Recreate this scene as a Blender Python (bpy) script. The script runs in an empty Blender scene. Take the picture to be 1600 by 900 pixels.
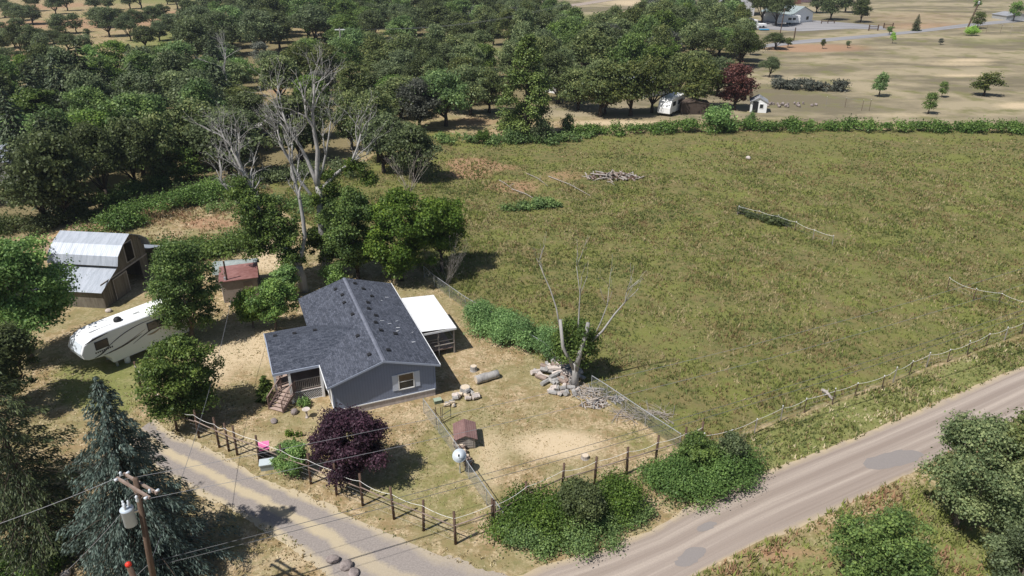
import bpy, math, random
import numpy as np
from mathutils import Vector, Matrix

SC = bpy.context.scene
# ------------------------------------------------------------------ camera, sky, sun
FPX, PITCH, HCAM = 1142.0, math.radians(26), 31.0
cam = bpy.data.cameras.new('camera'); cam.sensor_width = 36.0; cam.lens = 36.0 * FPX / 1600.0
cam.clip_start = 0.5; cam.clip_end = 6000
camo = bpy.data.objects.new('camera', cam); SC.collection.objects.link(camo)
camo.location = (0, 0, HCAM); camo.rotation_euler = (math.radians(90) - PITCH, 0, 0)
SC.camera = camo
SUN_EL, TRAVEL = math.radians(57), math.radians(36)          # elevation; direction the light travels over the ground
w = bpy.data.worlds.new('World'); SC.world = w; w.use_nodes = True
nt = w.node_tree; bg = nt.nodes['Background']
sky = nt.nodes.new('ShaderNodeTexSky'); sky.sky_type = 'NISHITA'; sky.sun_disc = False
sky.sun_elevation = SUN_EL
sdir = Vector((-math.cos(TRAVEL) * math.cos(SUN_EL), -math.sin(TRAVEL) * math.cos(SUN_EL), math.sin(SUN_EL)))
sky.sun_rotation = math.atan2(sdir.x, sdir.y)
sky.air_density = 1.0; sky.dust_density = 1.0
nt.links.new(sky.outputs[0], bg.inputs[0]); bg.inputs[1].default_value = 0.072
sl = bpy.data.lights.new('sun', 'SUN'); sl.energy = 5.0; sl.angle = math.radians(0.53); sl.color = (1.0, 0.97, 0.93)
so = bpy.data.objects.new('sun', sl); SC.collection.objects.link(so)
so.rotation_euler = sdir.to_track_quat('Z', 'Y').to_euler(); so.location = (-40, -20, 80)
SC.view_settings.view_transform = 'Standard'; SC.view_settings.look = 'None'
SC.view_settings.exposure = 0.14; SC.view_settings.gamma = 1.0

# ------------------------------------------------------------------ helpers
cP, sP = math.cos(PITCH), math.sin(PITCH)
def G(px, py, z=0.0):
    u = (px - 800) / FPX; v = (450 - py) / FPX
    dx, dy, dz = u, cP + v * sP, -sP + v * cP
    t = (z - HCAM) / dz
    return Vector((dx * t, dy * t, z))
def Pj(x, y, z=0.0):
    z = z - HCAM; d = y * cP - z * sP; a = y * sP + z * cP
    return 800 + FPX * x / d, 450 - FPX * a / d
R = random.Random(7)
def rng(s): return np.random.default_rng(s)
COL = SC.collection
def tag(o, label=None, cat=None, group=None, kind=None):
    if label: o['label'] = label
    if cat: o['category'] = cat
    if group: o['group'] = group
    if kind: o['kind'] = kind
    return o
def empty(name, loc, rz=0.0, label=None, cat=None, group=None):
    o = bpy.data.objects.new(name, None); COL.objects.link(o)
    o.location = loc; o.rotation_euler = (0, 0, rz); o.empty_display_size = 0.3
    return tag(o, label, cat, group)
def link_mesh(name, me, mat=None, parent=None):
    if mat and not me.materials: me.materials.append(mat)
    o = bpy.data.objects.new(name, me); COL.objects.link(o)
    if parent: o.parent = parent
    return o
def np_mesh(name, V, Fc, cols=None, attrs=None, smooth=False):
    """V (n,3); Fc (m,k) uniform faces; cols (m,3) face colours"""
    me = bpy.data.meshes.new(name)
    V = np.ascontiguousarray(V, dtype=np.float32); Fc = np.ascontiguousarray(Fc, dtype=np.int32)
    m, k = Fc.shape
    me.vertices.add(len(V)); me.vertices.foreach_set('co', V.ravel())
    me.loops.add(m * k); me.loops.foreach_set('vertex_index', Fc.ravel())
    me.polygons.add(m); me.polygons.foreach_set('loop_start', np.arange(0, m * k, k, dtype=np.int32))
    me.polygons.foreach_set('loop_total', np.full(m, k, dtype=np.int32))
    if smooth: me.polygons.foreach_set('use_smooth', np.ones(m, dtype=bool))
    me.update(calc_edges=True)
    if cols is not None:
        a = me.attributes.new('tint', 'FLOAT_COLOR', 'FACE')
        c = np.ones((m, 4), dtype=np.float32); c[:, :3] = cols
        a.data.foreach_set('color', c.ravel())
    if attrs:
        for nm, arr in attrs.items():
            a = me.attributes.new(nm, 'FLOAT_COLOR', 'POINT')
            c = np.ones((len(V), 4), dtype=np.float32); c[:, :3] = arr
            a.data.foreach_set('color', c.ravel())
    return me
class MB:
    def __init__(s): s.v = []; s.f = []
    def add(s, vs, fs):
        n = len(s.v); s.v += [tuple(p) for p in vs]; s.f += [tuple(i + n for i in f) for f in fs]; return s
    def box(s, x0, y0, z0, x1, y1, z1):
        return s.add([(x0,y0,z0),(x1,y0,z0),(x1,y1,z0),(x0,y1,z0),(x0,y0,z1),(x1,y0,z1),(x1,y1,z1),(x0,y1,z1)],
                     [(0,3,2,1),(4,5,6,7),(0,1,5,4),(1,2,6,5),(2,3,7,6),(3,0,4,7)])
    def bar(s, p, q, w, h=None, up=(0,0,1)):
        h = h or w; p = Vector(p); q = Vector(q); d = (q - p).normalized(); up = Vector(up)
        if abs(d.dot(up)) > .98: up = Vector((1,0,0))
        a = d.cross(up).normalized() * w / 2; b = a.cross(d).normalized() * h / 2
        vs = [p-a-b, p+a-b, p+a+b, p-a+b, q-a-b, q+a-b, q+a+b, q-a+b]
        return s.add(vs, [(0,3,2,1),(4,5,6,7),(0,1,5,4),(1,2,6,5),(2,3,7,6),(3,0,4,7)])
    def tube(s, pts, rad, n=6):
        pts = [Vector(p) for p in pts]
        if not hasattr(rad, '__len__'): rad = [rad] * len(pts)
        base = len(s.v); t0 = (pts[1] - pts[0]).normalized()
        ref = Vector((0,0,1)) if abs(t0.z) < .9 else Vector((1,0,0))
        for i, p in enumerate(pts):
            t = (pts[min(i+1, len(pts)-1)] - pts[max(i-1, 0)])
            t = t.normalized() if t.length > 1e-6 else t0
            a = t.cross(ref); a = a.normalized() if a.length > 1e-4 else Vector((1,0,0)); b = t.cross(a)
            for k in range(n):
                an = 2*math.pi*k/n
                s.v.append(tuple(p + (a*math.cos(an) + b*math.sin(an)) * rad[i]))
        for i in range(len(pts)-1):
            for k in range(n):
                k2 = (k+1) % n
                s.f.append((base+i*n+k, base+i*n+k2, base+(i+1)*n+k2, base+(i+1)*n+k))
        s.f.append(tuple(base + k for k in range(n))[::-1])
        s.f.append(tuple(base + (len(pts)-1)*n + k for k in range(n)))
        return s
    def slab(s, pts, t):
        """polygon pts extruded by t along its downward normal"""
        pts = [Vector(p) for p in pts]; nrm = (pts[1]-pts[0]).cross(pts[2]-pts[0]).normalized()
        if nrm.z < 0: nrm = -nrm
        n = len(pts); low = [p - nrm*t for p in pts]
        fs = [tuple(range(n)), tuple(range(2*n-1, n-1, -1))]
        for k in range(n): fs.append((k, n+k, n+(k+1)%n, (k+1)%n))
        return s.add(pts + low, fs)
    def ext(s, pts, vec):
        pts = [Vector(p) for p in pts]; vec = Vector(vec); n = len(pts)
        fs = [tuple(range(n)), tuple(range(2*n-1, n-1, -1))]
        for k in range(n): fs.append((k, n+k, n+(k+1)%n, (k+1)%n))
        return s.add(pts + [p+vec for p in pts], fs)
    def lathe(s, prof, c=(0,0,0), n=10):
        base = len(s.v)
        for r, z in prof:
            for k in range(n):
                an = 2*math.pi*k/n; s.v.append((c[0]+r*math.cos(an), c[1]+r*math.sin(an), c[2]+z))
        for i in range(len(prof)-1):
            for k in range(n):
                k2 = (k+1)%n; s.f.append((base+i*n+k, base+i*n+k2, base+(i+1)*n+k2, base+(i+1)*n+k))
        s.f.append(tuple(base+k for k in range(n))[::-1]); s.f.append(tuple(base+(len(prof)-1)*n+k for k in range(n)))
        return s
    def build(s, name, mat, parent=None, loc=None, smooth=False, label=None, kind=None):
        me = bpy.data.meshes.new(name); me.from_pydata(s.v, [], s.f)
        import bmesh
        bm = bmesh.new(); bm.from_mesh(me); bmesh.ops.recalc_face_normals(bm, faces=bm.faces); bm.to_mesh(me); bm.free()
        if smooth:
            for p in me.polygons: p.use_smooth = True
        me.materials.append(mat)
        o = bpy.data.objects.new(name, me); COL.objects.link(o)
        if parent: o.parent = parent
        if loc: o.location = loc
        return tag(o, label, kind=kind)
def copyo(o, parent, loc=None, rot=None, scale=None):
    c = o.copy(); COL.objects.link(c); c.parent = parent
    if loc is not None: c.location = loc
    if rot is not None: c.rotation_euler = rot
    if scale is not None: c.scale = scale
    return c

# ------------------------------------------------------------------ materials
class NT:
    def __init__(s, name):
        s.m = bpy.data.materials.new(name); s.m.use_nodes = True; s.t = s.m.node_tree
        s.b = s.t.nodes['Principled BSDF']; s.out = s.t.nodes['Material Output']
    def n(s, ty, **kw):
        nd = s.t.nodes.new(ty)
        for k, v in kw.items(): setattr(nd, k, v)
        return nd
    def l(s, a, b): s.t.links.new(a, b)
    def noise(s, scale, detail=4, rough=.6, vec=None, dist=0.0):
        nd = s.n('ShaderNodeTexNoise'); nd.inputs['Scale'].default_value = scale
        nd.inputs['Detail'].default_value = detail; nd.inputs['Roughness'].default_value = rough
        nd.inputs['Distortion'].default_value = dist
        if vec is not None: s.l(vec, nd.inputs['Vector'])
        return nd.outputs[0]
    def ramp(s, fac, stops):
        nd = s.n('ShaderNodeValToRGB'); e = nd.color_ramp.elements
        while len(e) < len(stops): e.new(0.5)
        for i, (p, c) in enumerate(stops):
            e[i].position = p; e[i].color = (*c, 1) if hasattr(c, '__len__') else (c, c, c, 1)
        s.l(fac, nd.inputs[0]); return nd.outputs[0]
    def mix(s, f, a, b, ty='MIX'):
        nd = s.n('ShaderNodeMix', data_type='RGBA', blend_type=ty)
        for sock, val in ((nd.inputs[0], f), (nd.inputs[6], a), (nd.inputs[7], b)):
            if isinstance(val, bpy.types.NodeSocket): s.l(val, sock)
            elif hasattr(val, '__len__'): sock.default_value = (*val[:3], 1)
            else: sock.default_value = val
        return nd.outputs[2]
    def math(s, op, a, b=None, clamp=False):
        nd = s.n('ShaderNodeMath', operation=op, use_clamp=clamp)
        for sock, val in ((nd.inputs[0], a), (nd.inputs[1], b)):
            if val is None: continue
            if isinstance(val, bpy.types.NodeSocket): s.l(val, sock)
            else: sock.default_value = val
        return nd.outputs[0]
    def bump(s, h, strength, dist=0.02):
        nd = s.n('ShaderNodeBump'); nd.inputs['Strength'].default_value = strength
        nd.inputs['Distance'].default_value = dist; s.l(h, nd.inputs['Height']); s.l(nd.outputs[0], s.b.inputs['Normal'])
    def pos(s):
        return s.n('ShaderNodeNewGeometry').outputs['Position']
    def obj(s): return s.n('ShaderNodeTexCoord').outputs['Object']
    def mapv(s, vec, scale=(1,1,1), rot=(0,0,0)):
        nd = s.n('ShaderNodeMapping'); nd.inputs['Scale'].default_value = scale; nd.inputs['Rotation'].default_value = rot
        s.l(vec, nd.inputs['Vector']); return nd.outputs[0]
    def setc(s, c, rough=.8, spec=.25, metal=0.0):
        if isinstance(c, bpy.types.NodeSocket): s.l(c, s.b.inputs['Base Color'])
        else: s.b.inputs['Base Color'].default_value = (*c, 1)
        s.b.inputs['Roughness'].default_value = rough; s.b.inputs['Specular IOR Level'].default_value = spec
        s.b.inputs['Metallic'].default_value = metal; return s.m
def worn(name, c1, c2, scale=6, rough=.8, spec=.25, metal=0, stretch=(1,1,1), bump=.3):
    n = NT(name); v = n.mapv(n.obj(), stretch)
    f = n.noise(scale, 6, .65, v); f2 = n.noise(scale*.17, 3, .5, v)
    k = n.math('MULTIPLY', n.math('ADD', f, f2), .5)
    c = n.ramp(k, [(.36, c1), (.64, c2)])
    if bump: n.bump(f, bump, .01)
    return n.setc(c, rough, spec, metal)
def leafmat(name, c1, c2, trans=.38, rough=.5):
    n = NT(name)
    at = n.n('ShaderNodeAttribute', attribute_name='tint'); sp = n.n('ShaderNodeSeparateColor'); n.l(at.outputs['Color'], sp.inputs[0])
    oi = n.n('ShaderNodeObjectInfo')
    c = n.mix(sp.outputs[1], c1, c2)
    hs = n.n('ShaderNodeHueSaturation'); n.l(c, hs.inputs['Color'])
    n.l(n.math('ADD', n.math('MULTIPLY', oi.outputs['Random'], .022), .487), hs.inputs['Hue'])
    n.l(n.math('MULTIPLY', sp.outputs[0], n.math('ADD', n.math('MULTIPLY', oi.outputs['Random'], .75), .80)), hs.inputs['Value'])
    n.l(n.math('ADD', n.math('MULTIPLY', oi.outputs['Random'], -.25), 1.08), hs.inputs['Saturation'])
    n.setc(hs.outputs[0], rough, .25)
    tr = n.n('ShaderNodeBsdfTranslucent'); n.l(hs.outputs[0], tr.inputs['Color'])
    mx = n.n('ShaderNodeMixShader'); mx.inputs[0].default_value = trans
    n.l(n.b.outputs[0], mx.inputs[1]); n.l(tr.outputs[0], mx.inputs[2]); n.l(mx.outputs[0], n.out.inputs[0])
    return n.m
def grassmat(name):
    n = NT(name); at = n.n('ShaderNodeAttribute', attribute_name='tint')
    n.setc(at.outputs['Color'], .8, .15)
    tr = n.n('ShaderNodeBsdfTranslucent'); n.l(at.outputs['Color'], tr.inputs['Color'])
    mx = n.n('ShaderNodeMixShader'); mx.inputs[0].default_value = .3
    n.l(n.b.outputs[0], mx.inputs[1]); n.l(tr.outputs[0], mx.inputs[2]); n.l(mx.outputs[0], n.out.inputs[0])
    return n.m
M = {}
M['oak'] = leafmat('oak_leaf', (.098,.140,.048), (.225,.245,.080))
M['darkoak'] = leafmat('dark_oak_leaf', (.078,.105,.042), (.145,.175,.062))
M['bright'] = leafmat('bright_leaf', (0.099,0.190,0.041), (0.231,0.330,0.066))
M['green'] = leafmat('green_leaf', (.085,.148,.040), (.19,.26,.060))
M['lime'] = leafmat('lime_leaf', (0.214,0.396,0.058), (0.363,0.544,0.083))
M['grey'] = leafmat('grey_leaf', (.085,.095,.070), (.17,.175,.14))
M['plum'] = leafmat('plum_leaf', (.036,.018,.030), (.085,.036,.055))
M['burgundy'] = leafmat('burgundy_leaf', (0.107,0.041,0.036), (0.198,0.083,0.058))
M['spruce'] = leafmat('spruce_needles', (.040,.064,.050), (.13,.175,.145), .08)
M['fir'] = leafmat('fir_needles', (.040,.060,.030), (.105,.13,.05), .08)
M['pine'] = leafmat('pine_needles', (.095,.15,.040), (.18,.235,.062), .1)
M['bramble'] = leafmat('bramble_leaf', (.085,.165,.040), (.19,.29,.07))
M['bark'] = worn('bark', (.09,.07,.055), (.17,.14,.115), 14, .95, .1, stretch=(1,1,.25))
M['darkbark'] = worn('dark_bark', (.045,.035,.028), (.09,.072,.058), 14, .95, .1, stretch=(1,1,.25))
M['deadwood'] = worn('dead_wood', (.22,.21,.20), (.44,.42,.395), 9, .9, .15, stretch=(1,1,.2))
M['twig'] = worn('dry_twig', (.30,.25,.21), (.46,.41,.36), 9, .9, .1)
M['post'] = worn('post_wood', (.075,.048,.035), (.15,.10,.075), 12, .9, .1, stretch=(1,1,.2))
M['rail'] = worn('rail_wood', (.19,.14,.115), (.32,.25,.21), 9, .9, .1)
M['greywood'] = worn('weathered_wood', (.24,.21,.19), (.42,.38,.34), 10, .9, .1, stretch=(1,1,.3))
M['cutwood'] = worn('cut_wood', (.50,.40,.29), (.68,.58,.45), 12, .85, .1)
M['rope'] = NT('white_rope').setc((.74,.72,.68), .8)
M['wire'] = NT('wire').setc((.24,.24,.25), .5, .5, .3)
M['darkwire'] = NT('dark_wire').setc((.10,.10,.10), .6, .3)
M['chain'] = NT('chain_link_wire').setc((.20,.21,.21), .5, .4)
M['galv'] = worn('galvanised_steel', (.42,.43,.44), (.58,.59,.60), 5, .45, .5, .5, bump=0)
M['white'] = worn('white_paint', (.74,.74,.73), (.82,.82,.81), 3, .55, .3, bump=0)
M['rock'] = worn('field_rock', (.17,.14,.13), (.34,.29,.27), 5, .95, .1)
M['paler'] = worn('pale_rock', (.40,.34,.30), (.62,.55,.50), 6, .95, .1)
M['glass'] = NT('dark_glass').setc((.02,.025,.03), .12, .6)
M['black'] = NT('black_trim').setc((.02,.02,.022), .6)

def sdpoly(X, Y, poly):
    """signed distance, positive inside"""
    d = np.full(X.shape, 1e9); ins = np.zeros(X.shape, bool); n = len(poly)
    for i in range(n):
        x0, y0 = poly[i][0], poly[i][1]; x1, y1 = poly[(i+1)%n][0], poly[(i+1)%n][1]
        ex, ey = x1-x0, y1-y0; L = ex*ex+ey*ey+1e-9
        t = np.clip(((X-x0)*ex+(Y-y0)*ey)/L, 0, 1)
        d = np.minimum(d, np.hypot(X-x0-t*ex, Y-y0-t*ey))
        c = ((y0 > Y) != (y1 > Y)) & (X < (x1-x0)*(Y-y0)/(y1-y0+1e-12)+x0)
        ins ^= c
    return np.where(ins, d, -d)
def wpoly(pts): return [G(*p) for p in pts]
FIELD = wpoly([(560,262),(600,230),(640,200),(700,205),(760,225),(1000,208),(1300,203),(1800,205),(1900,400),(1640,508),(1400,590),(1220,655),(1092,700),(1068,703),(1000,660),(925,605),(850,565),(725,480),(672,440),(640,405),(540,395),(500,360),(440,330),(400,300),(440,275)])
YARD = wpoly([(220,600),(310,690),(450,745),(712,852),(770,830),(880,775),(1070,708),(925,605),(850,565),(725,480),(672,440),(520,380),(400,360),(330,420),(300,480),(240,540)])
LAWN = wpoly([(545,775),(700,640),(790,800),(712,845),(615,806)])
PADD = wpoly([(700,640),(850,560),(1068,700),(880,770),(790,800)])
RVG = wpoly([(85,560),(180,560),(300,500),(320,540),(230,600),(200,650),(85,620)])
MEADOW = wpoly([(640,-60),(1700,-60),(2000,200),(1600,196),(1150,190),(700,180)])
HILL = wpoly([(-500,-90),(640,-90),(620,40),(420,60),(300,80),(100,130),(-500,140)])
WOOD = wpoly([(-300,130),(100,110),(420,60),(620,40),(780,30),(900,50),(1130,25),(1170,100),(1110,150),(700,175),(600,215),(420,290),(345,285),(250,300),(100,352),(-300,480)])
VERGE = wpoly([(1092,705),(1220,660),(1640,512),(1700,515),(1600,573),(1355,677),(1175,748),(1100,790),(1000,750)])
SOUTH = wpoly([(1085,902),(1200,844),(1417,744),(1700,600),(1900,700),(1900,1200),(900,1200),(1000,952)])

# ------------------------------------------------------------------ ground
def spaced(a, b, fine0, fine1, step, grow):
    c = list(np.arange(fine0, fine1, step)); s = step; x = c[-1]
    while x < b: s *= grow; x += s; c.append(x)
    s = step; x = c[0]
    while x > a: s *= grow; x -= s; c.insert(0, x)
    return np.array(c)
def relief(X, Y):
    far = np.clip((Y - 170) / 150, 0, 1)
    return far * far * (1.2 * np.sin(X * .021 + 1) * np.sin(Y * .017) )
xs = spaced(-2500, 2500, -58, 62, .42, 1.045); ys = spaced(-900, 4200, 22, 78, .42, 1.022)
X, Y = np.meshgrid(xs, ys)
def sm(x, a, b): t = np.clip((x-a)/(b-a), 0, 1); return t*t*(3-2*t)
def blob(px, py, rx, ry):
    Z = -HCAM; d = Y*cP - Z*sP; d = np.where(d < 1, 1, d); a = Y*sP + Z*cP
    PX = 800 + FPX*X/d; PY = 450 - FPX*a/d
    return np.exp(-(((PX-px)/rx)**2 + ((PY-py)/ry)**2) ** 1.5)
def val(X, Y, s, seed):
    """cheap smooth value noise from summed sines"""
    r = rng(seed); o = 0
    for i in range(7):
        an = r.uniform(0, 6.28); k = s * r.uniform(.5, 1.9)
        o = o + np.sin((X*np.cos(an) + Y*np.sin(an)) * k + r.uniform(0, 6.28))
    return o / 7
E = 1.2
fld = sm(sdpoly(X, Y, FIELD), -E, E)
yard = sm(sdpoly(X, Y, YARD), -E, E)
lush = .62*sm(sdpoly(X, Y, LAWN), -2.5, 2.0) + .36*sm(sdpoly(X, Y, PADD), -2, 2.5) + .75*sm(sdpoly(X, Y, RVG), -2, 1)
lush += 1.1*sm(sdpoly(X, Y, VERGE), -.9, .9) + .7*sm(sdpoly(X, Y, SOUTH), -.5, 2.5)
hill = sm(sdpoly(X, Y, HILL), -6, 6); lush += hill * sm(val(X, Y, .06, 3), -.05, .5) * .85
mead = sm(sdpoly(X, Y, MEADOW), -3, 3) + (Y > 420)*(1-hill)
for b in [(150,620,60,40,.4),(300,700,60,12,-.3),(860,640,60,30,-.55),(1000,690,60,25,.3),(830,760,60,30,-.2),(910,705,55,28,-.6),(650,600,50,30,-.4),
          (600,700,50,30,.0),(720,850,60,20,.1),(60,880,60,25,.7),(760,520,40,30,.2),(1290,120,60,10,.3),(1240,170,80,10,.35),(1540,65,80,8,.6),
          (430,620,30,40,.35),(370,640,40,30,.1),(455,88,22,10,.9),(910,30,50,14,.9),(1380,20,60,6,.4),(780,80,30,10,.9),(600,50,14,22,.7),
          (850,785,80,30,.3),(1080,740,80,40,.4),(1250,870,60,40,.35),(1500,850,100,60,.2),(350,860,50,25,.45),(420,850,60,20,.25),(680,400,40,60,.4)]:
    lush = lush + b[4]*blob(*b[:4])
red = hill * sm(val(X, Y, .05, 9), -.2, .35) * .8
for b in [(735,255,42,9,1.3),(730,272,40,9,1.1),(800,292,55,12,.95),(880,275,45,12,.7),(780,262,50,6,.8),(850,310,40,8,.5),(330,350,50,12,.95),(60,370,60,20,.4),(1240,75,60,6,.9),(1100,100,50,6,.6),(1300,75,80,8,.8),
          (1430,30,160,14,.5),(430,140,20,10,.8),(560,100,25,6,.9),(480,215,70,12,.4),(740,190,60,8,.7),(1230,870,90,18,.5),(1390,760,60,14,.5),(1180,690,90,12,.35),
          (600,160,20,10,.6),(700,590,40,20,.35),(1450,45,120,6,.5),(1580,220,60,10,.2),(230,330,90,20,.5),(1190,860,120,14,.4),(130,770,50,30,.5),(230,700,60,30,.3)]:
    red = red + b[4]*blob(*b[:4])
hum_shade = .8*sm(sdpoly(X, Y, WOOD), -4, 3)  # humus tone plus the shade under trees, painted into the ground colour
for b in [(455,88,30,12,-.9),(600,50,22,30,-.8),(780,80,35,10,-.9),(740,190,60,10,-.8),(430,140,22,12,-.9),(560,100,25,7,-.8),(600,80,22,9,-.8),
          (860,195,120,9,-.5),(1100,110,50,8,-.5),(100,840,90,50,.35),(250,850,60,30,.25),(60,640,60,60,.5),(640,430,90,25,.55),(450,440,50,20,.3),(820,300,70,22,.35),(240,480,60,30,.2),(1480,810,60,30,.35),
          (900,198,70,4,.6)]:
    hum_shade = hum_shade + b[4]*blob(*b[:4])
pale = .35*yard + .0*X
for b in [(870,695,75,24,.75),(740,560,50,40,.15),(520,650,50,20,.3),(640,650,50,14,.3),(400,700,60,25,.4),(500,740,80,14,.5),(1000,790,50,22,.7),(700,880,60,14,.6),(800,890,60,8,.6),
          (330,800,40,22,.7),(390,880,80,20,.6),(120,880,60,25,.7),(470,870,40,30,.5),(760,720,30,60,.45),(420,400,40,25,.8),(400,540,40,40,.6),(330,565,40,40,.6),(130,690,40,25,.4),
          (960,192,120,6,.9),(1180,185,120,5,.6),(1500,100,80,5,.8),(1520,93,60,3,.8),(1330,95,120,5,.5),(1240,85,100,6,.5),(260,365,60,10,.6),(230,455,50,12,.6),(170,465,40,8,.6),
          (1450,205,200,4,.5),(1590,165,50,8,.9),(1500,118,60,4,.9),(1400,180,150,6,.6),(1460,795,50,40,.5),(850,230,120,6,.3),(1350,5,200,4,.4),(1000,5,80,6,.9)]:
    pale = pale + b[4]*blob(*b[:4])
Zg = relief(X, Y)
ny, nx = X.shape
idx = np.arange(nx*ny).reshape(ny, nx)
Fq = np.stack([idx[:-1,:-1], idx[:-1,1:], idx[1:,1:], idx[1:,:-1]], -1).reshape(-1, 4)
Vg = np.stack([X, Y, Zg], -1).reshape(-1, 3)
c01 = lambda a: np.clip(a, 0, 1).ravel()
me = np_mesh('ground', Vg, Fq, attrs={'ga': np.stack([c01(fld), c01(lush), c01(red)], -1), 'gb': np.stack([c01(hum_shade), c01(pale), c01(mead)], -1)}, smooth=True)
n = NT('dry_ground'); p = n.pos()
A_ = n.n('ShaderNodeAttribute', attribute_name='ga'); B_ = n.n('ShaderNodeAttribute', attribute_name='gb')
sa = n.n('ShaderNodeSeparateColor'); n.l(A_.outputs['Color'], sa.inputs[0]); sb = n.n('ShaderNodeSeparateColor'); n.l(B_.outputs['Color'], sb.inputs[0])
n_f = n.noise(5.5, 6, .75, p); n_m = n.noise(.9, 5, .65, p); n_l = n.noise(.16, 4, .6, p); n_s = n.noise(.05, 5, .65, n.mapv(p, (.55, 1.0, 1)))
edge = n.math('ADD', n.math('MULTIPLY', n_f, .45), n.math('MULTIPLY', n_m, .55))
def msk(s, lo=.35, hi=.65, amt=.9):
    v = n.math('ADD', s, n.math('MULTIPLY', n.math('SUBTRACT', edge, .5), amt))
    mr = n.n('ShaderNodeMapRange', interpolation_type='SMOOTHSTEP'); mr.inputs[1].default_value = lo; mr.inputs[2].default_value = hi
    n.l(v, mr.inputs[0]); return mr.outputs[0]
straw = n.mix(n.ramp(n_f, [(.42,0.),(.58,1.)]), (.285,.205,.115), (.53,.415,.265))
straw = n.mix(n.math('MULTIPLY', n.ramp(n_m, [(.44,0.),(.56,1.)]), .85), straw, (.255,.18,.09))
straw = n.mix(n.math('MULTIPLY', n.ramp(n.noise(2.3, 5, .7, p), [(.50,0.),(.60,1.)]), .6), straw, (.16,.15,.065))
straw = n.mix(n.math('MULTIPLY', n.ramp(n_l, [(.46,0.),(.60,1.)]), .55), straw, (.21,.20,.09))
meadow = n.mix(n.ramp(n_s, [(.42,0.),(.56,1.)]), (.170,.145,.095), (.33,.275,.18))
meadow = n.mix(n.ramp(n_l, [(.50,0.),(.68,1.)]), meadow, (.175,.165,.075))
fieldc = n.mix(n.ramp(n_m, [(.36,0.),(.60,1.)]), (.090,.108,.034), (.180,.152,.063))
fieldc = n.mix(n.ramp(n_l, [(.47,0.),(.60,1.)]), fieldc, (.155,.165,.045))
fieldc = n.mix(n.math('MULTIPLY', n.ramp(n.noise(.33, 4, .6, p), [(.50,0.),(.62,1.)]), .45), fieldc, (.18,.13,.07))
fieldc = n.mix(n.math('MULTIPLY', n.ramp(n.noise(.07, 5, .6, n.mapv(p, (1.0, 1.7, 1), (0, 0, .5))), [(.47,0.),(.60,1.)]), .5), fieldc, (.155,.160,.052))
fieldc = n.mix(n.ramp(n_f, [(.52,0.),(.70,1.)]), fieldc, (.24,.215,.10))
lushc = n.mix(n.ramp(n_f, [(.35,0.),(.65,1.)]), (.11,.145,.04), (.21,.225,.07))
c = n.mix(sb.outputs[2], straw, meadow)
c = n.mix(msk(sb.outputs[1], .4, 1.0), c, n.mix(n_f, (.44,.34,.215), (.62,.50,.335)))
c = n.mix(msk(sa.outputs[0]), c, fieldc)
c = n.mix(n.math('MULTIPLY', msk(sa.outputs[1], .3, .95, 1.2), .8), c, lushc)
c = n.mix(n.math('MULTIPLY', msk(sa.outputs[2], .3, .9, 1.2), .8), c, n.mix(n_f, (.25,.14,.085), (.44,.27,.17)))
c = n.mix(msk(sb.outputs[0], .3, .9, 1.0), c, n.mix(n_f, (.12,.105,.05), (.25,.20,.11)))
n.bump(edge, .55, .12)
n.setc(c, .95, .08)
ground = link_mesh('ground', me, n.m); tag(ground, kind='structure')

# strips: road, driveway, tracks
def resamp(pts, n):
    P = np.array([[p[0], p[1]] for p in pts]); d = np.r_[0, np.cumsum(np.hypot(*np.diff(P, axis=0).T))]
    t = np.linspace(0, d[-1], n); return np.stack([np.interp(t, d, P[:,0]), np.interp(t, d, P[:,1])], -1)
def strip(name, up, lo, z, mat, n=220, m=14, jit=.22, seed=1):
    a = resamp(wpoly(up), n); b = resamp(wpoly(lo), n); r = rng(seed)
    ja = np.convolve(r.normal(0, jit, n+8), np.ones(9)/3.0, 'valid'); jb = np.convolve(r.normal(0, jit, n+8), np.ones(9)/3.0, 'valid')
    dr = (b-a)/np.linalg.norm(b-a, axis=1)[:,None]
    t = np.linspace(0, 1, m)
    P = a[:,None]*(1-t)[None,:,None] + b[:,None]*t[None,:,None]
    lim = .30*np.linalg.norm(b-a, axis=1)/(m-1)
    P[:,0] += dr*np.clip(ja, -lim*2.5, lim)[:,None]; P[:,-1] += dr*np.clip(jb, -lim, lim*2.5)[:,None]
    zz = relief(P[...,0], P[...,1]) + z
    V = np.concatenate([P, zz[...,None]], -1).reshape(-1, 3)
    idx = np.arange(n*m).reshape(n, m)
    Fq = np.stack([idx[:-1,:-1], idx[1:,:-1], idx[1:,1:], idx[:-1,1:]], -1).reshape(-1, 4)
    L = np.r_[0, np.cumsum(np.hypot(*np.diff((a+b)/2, axis=0).T))]
    at = np.zeros((n, m, 3)); at[...,0] = t[None]; at[...,1] = L[:,None]/100; at[...,2] = np.linspace(0,1,n)[:,None]
    me = np_mesh(name, V, Fq, attrs={'st': at.reshape(-1, 3)}, smooth=True)
    return tag(link_mesh(name, me, mat), kind='structure')
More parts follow.
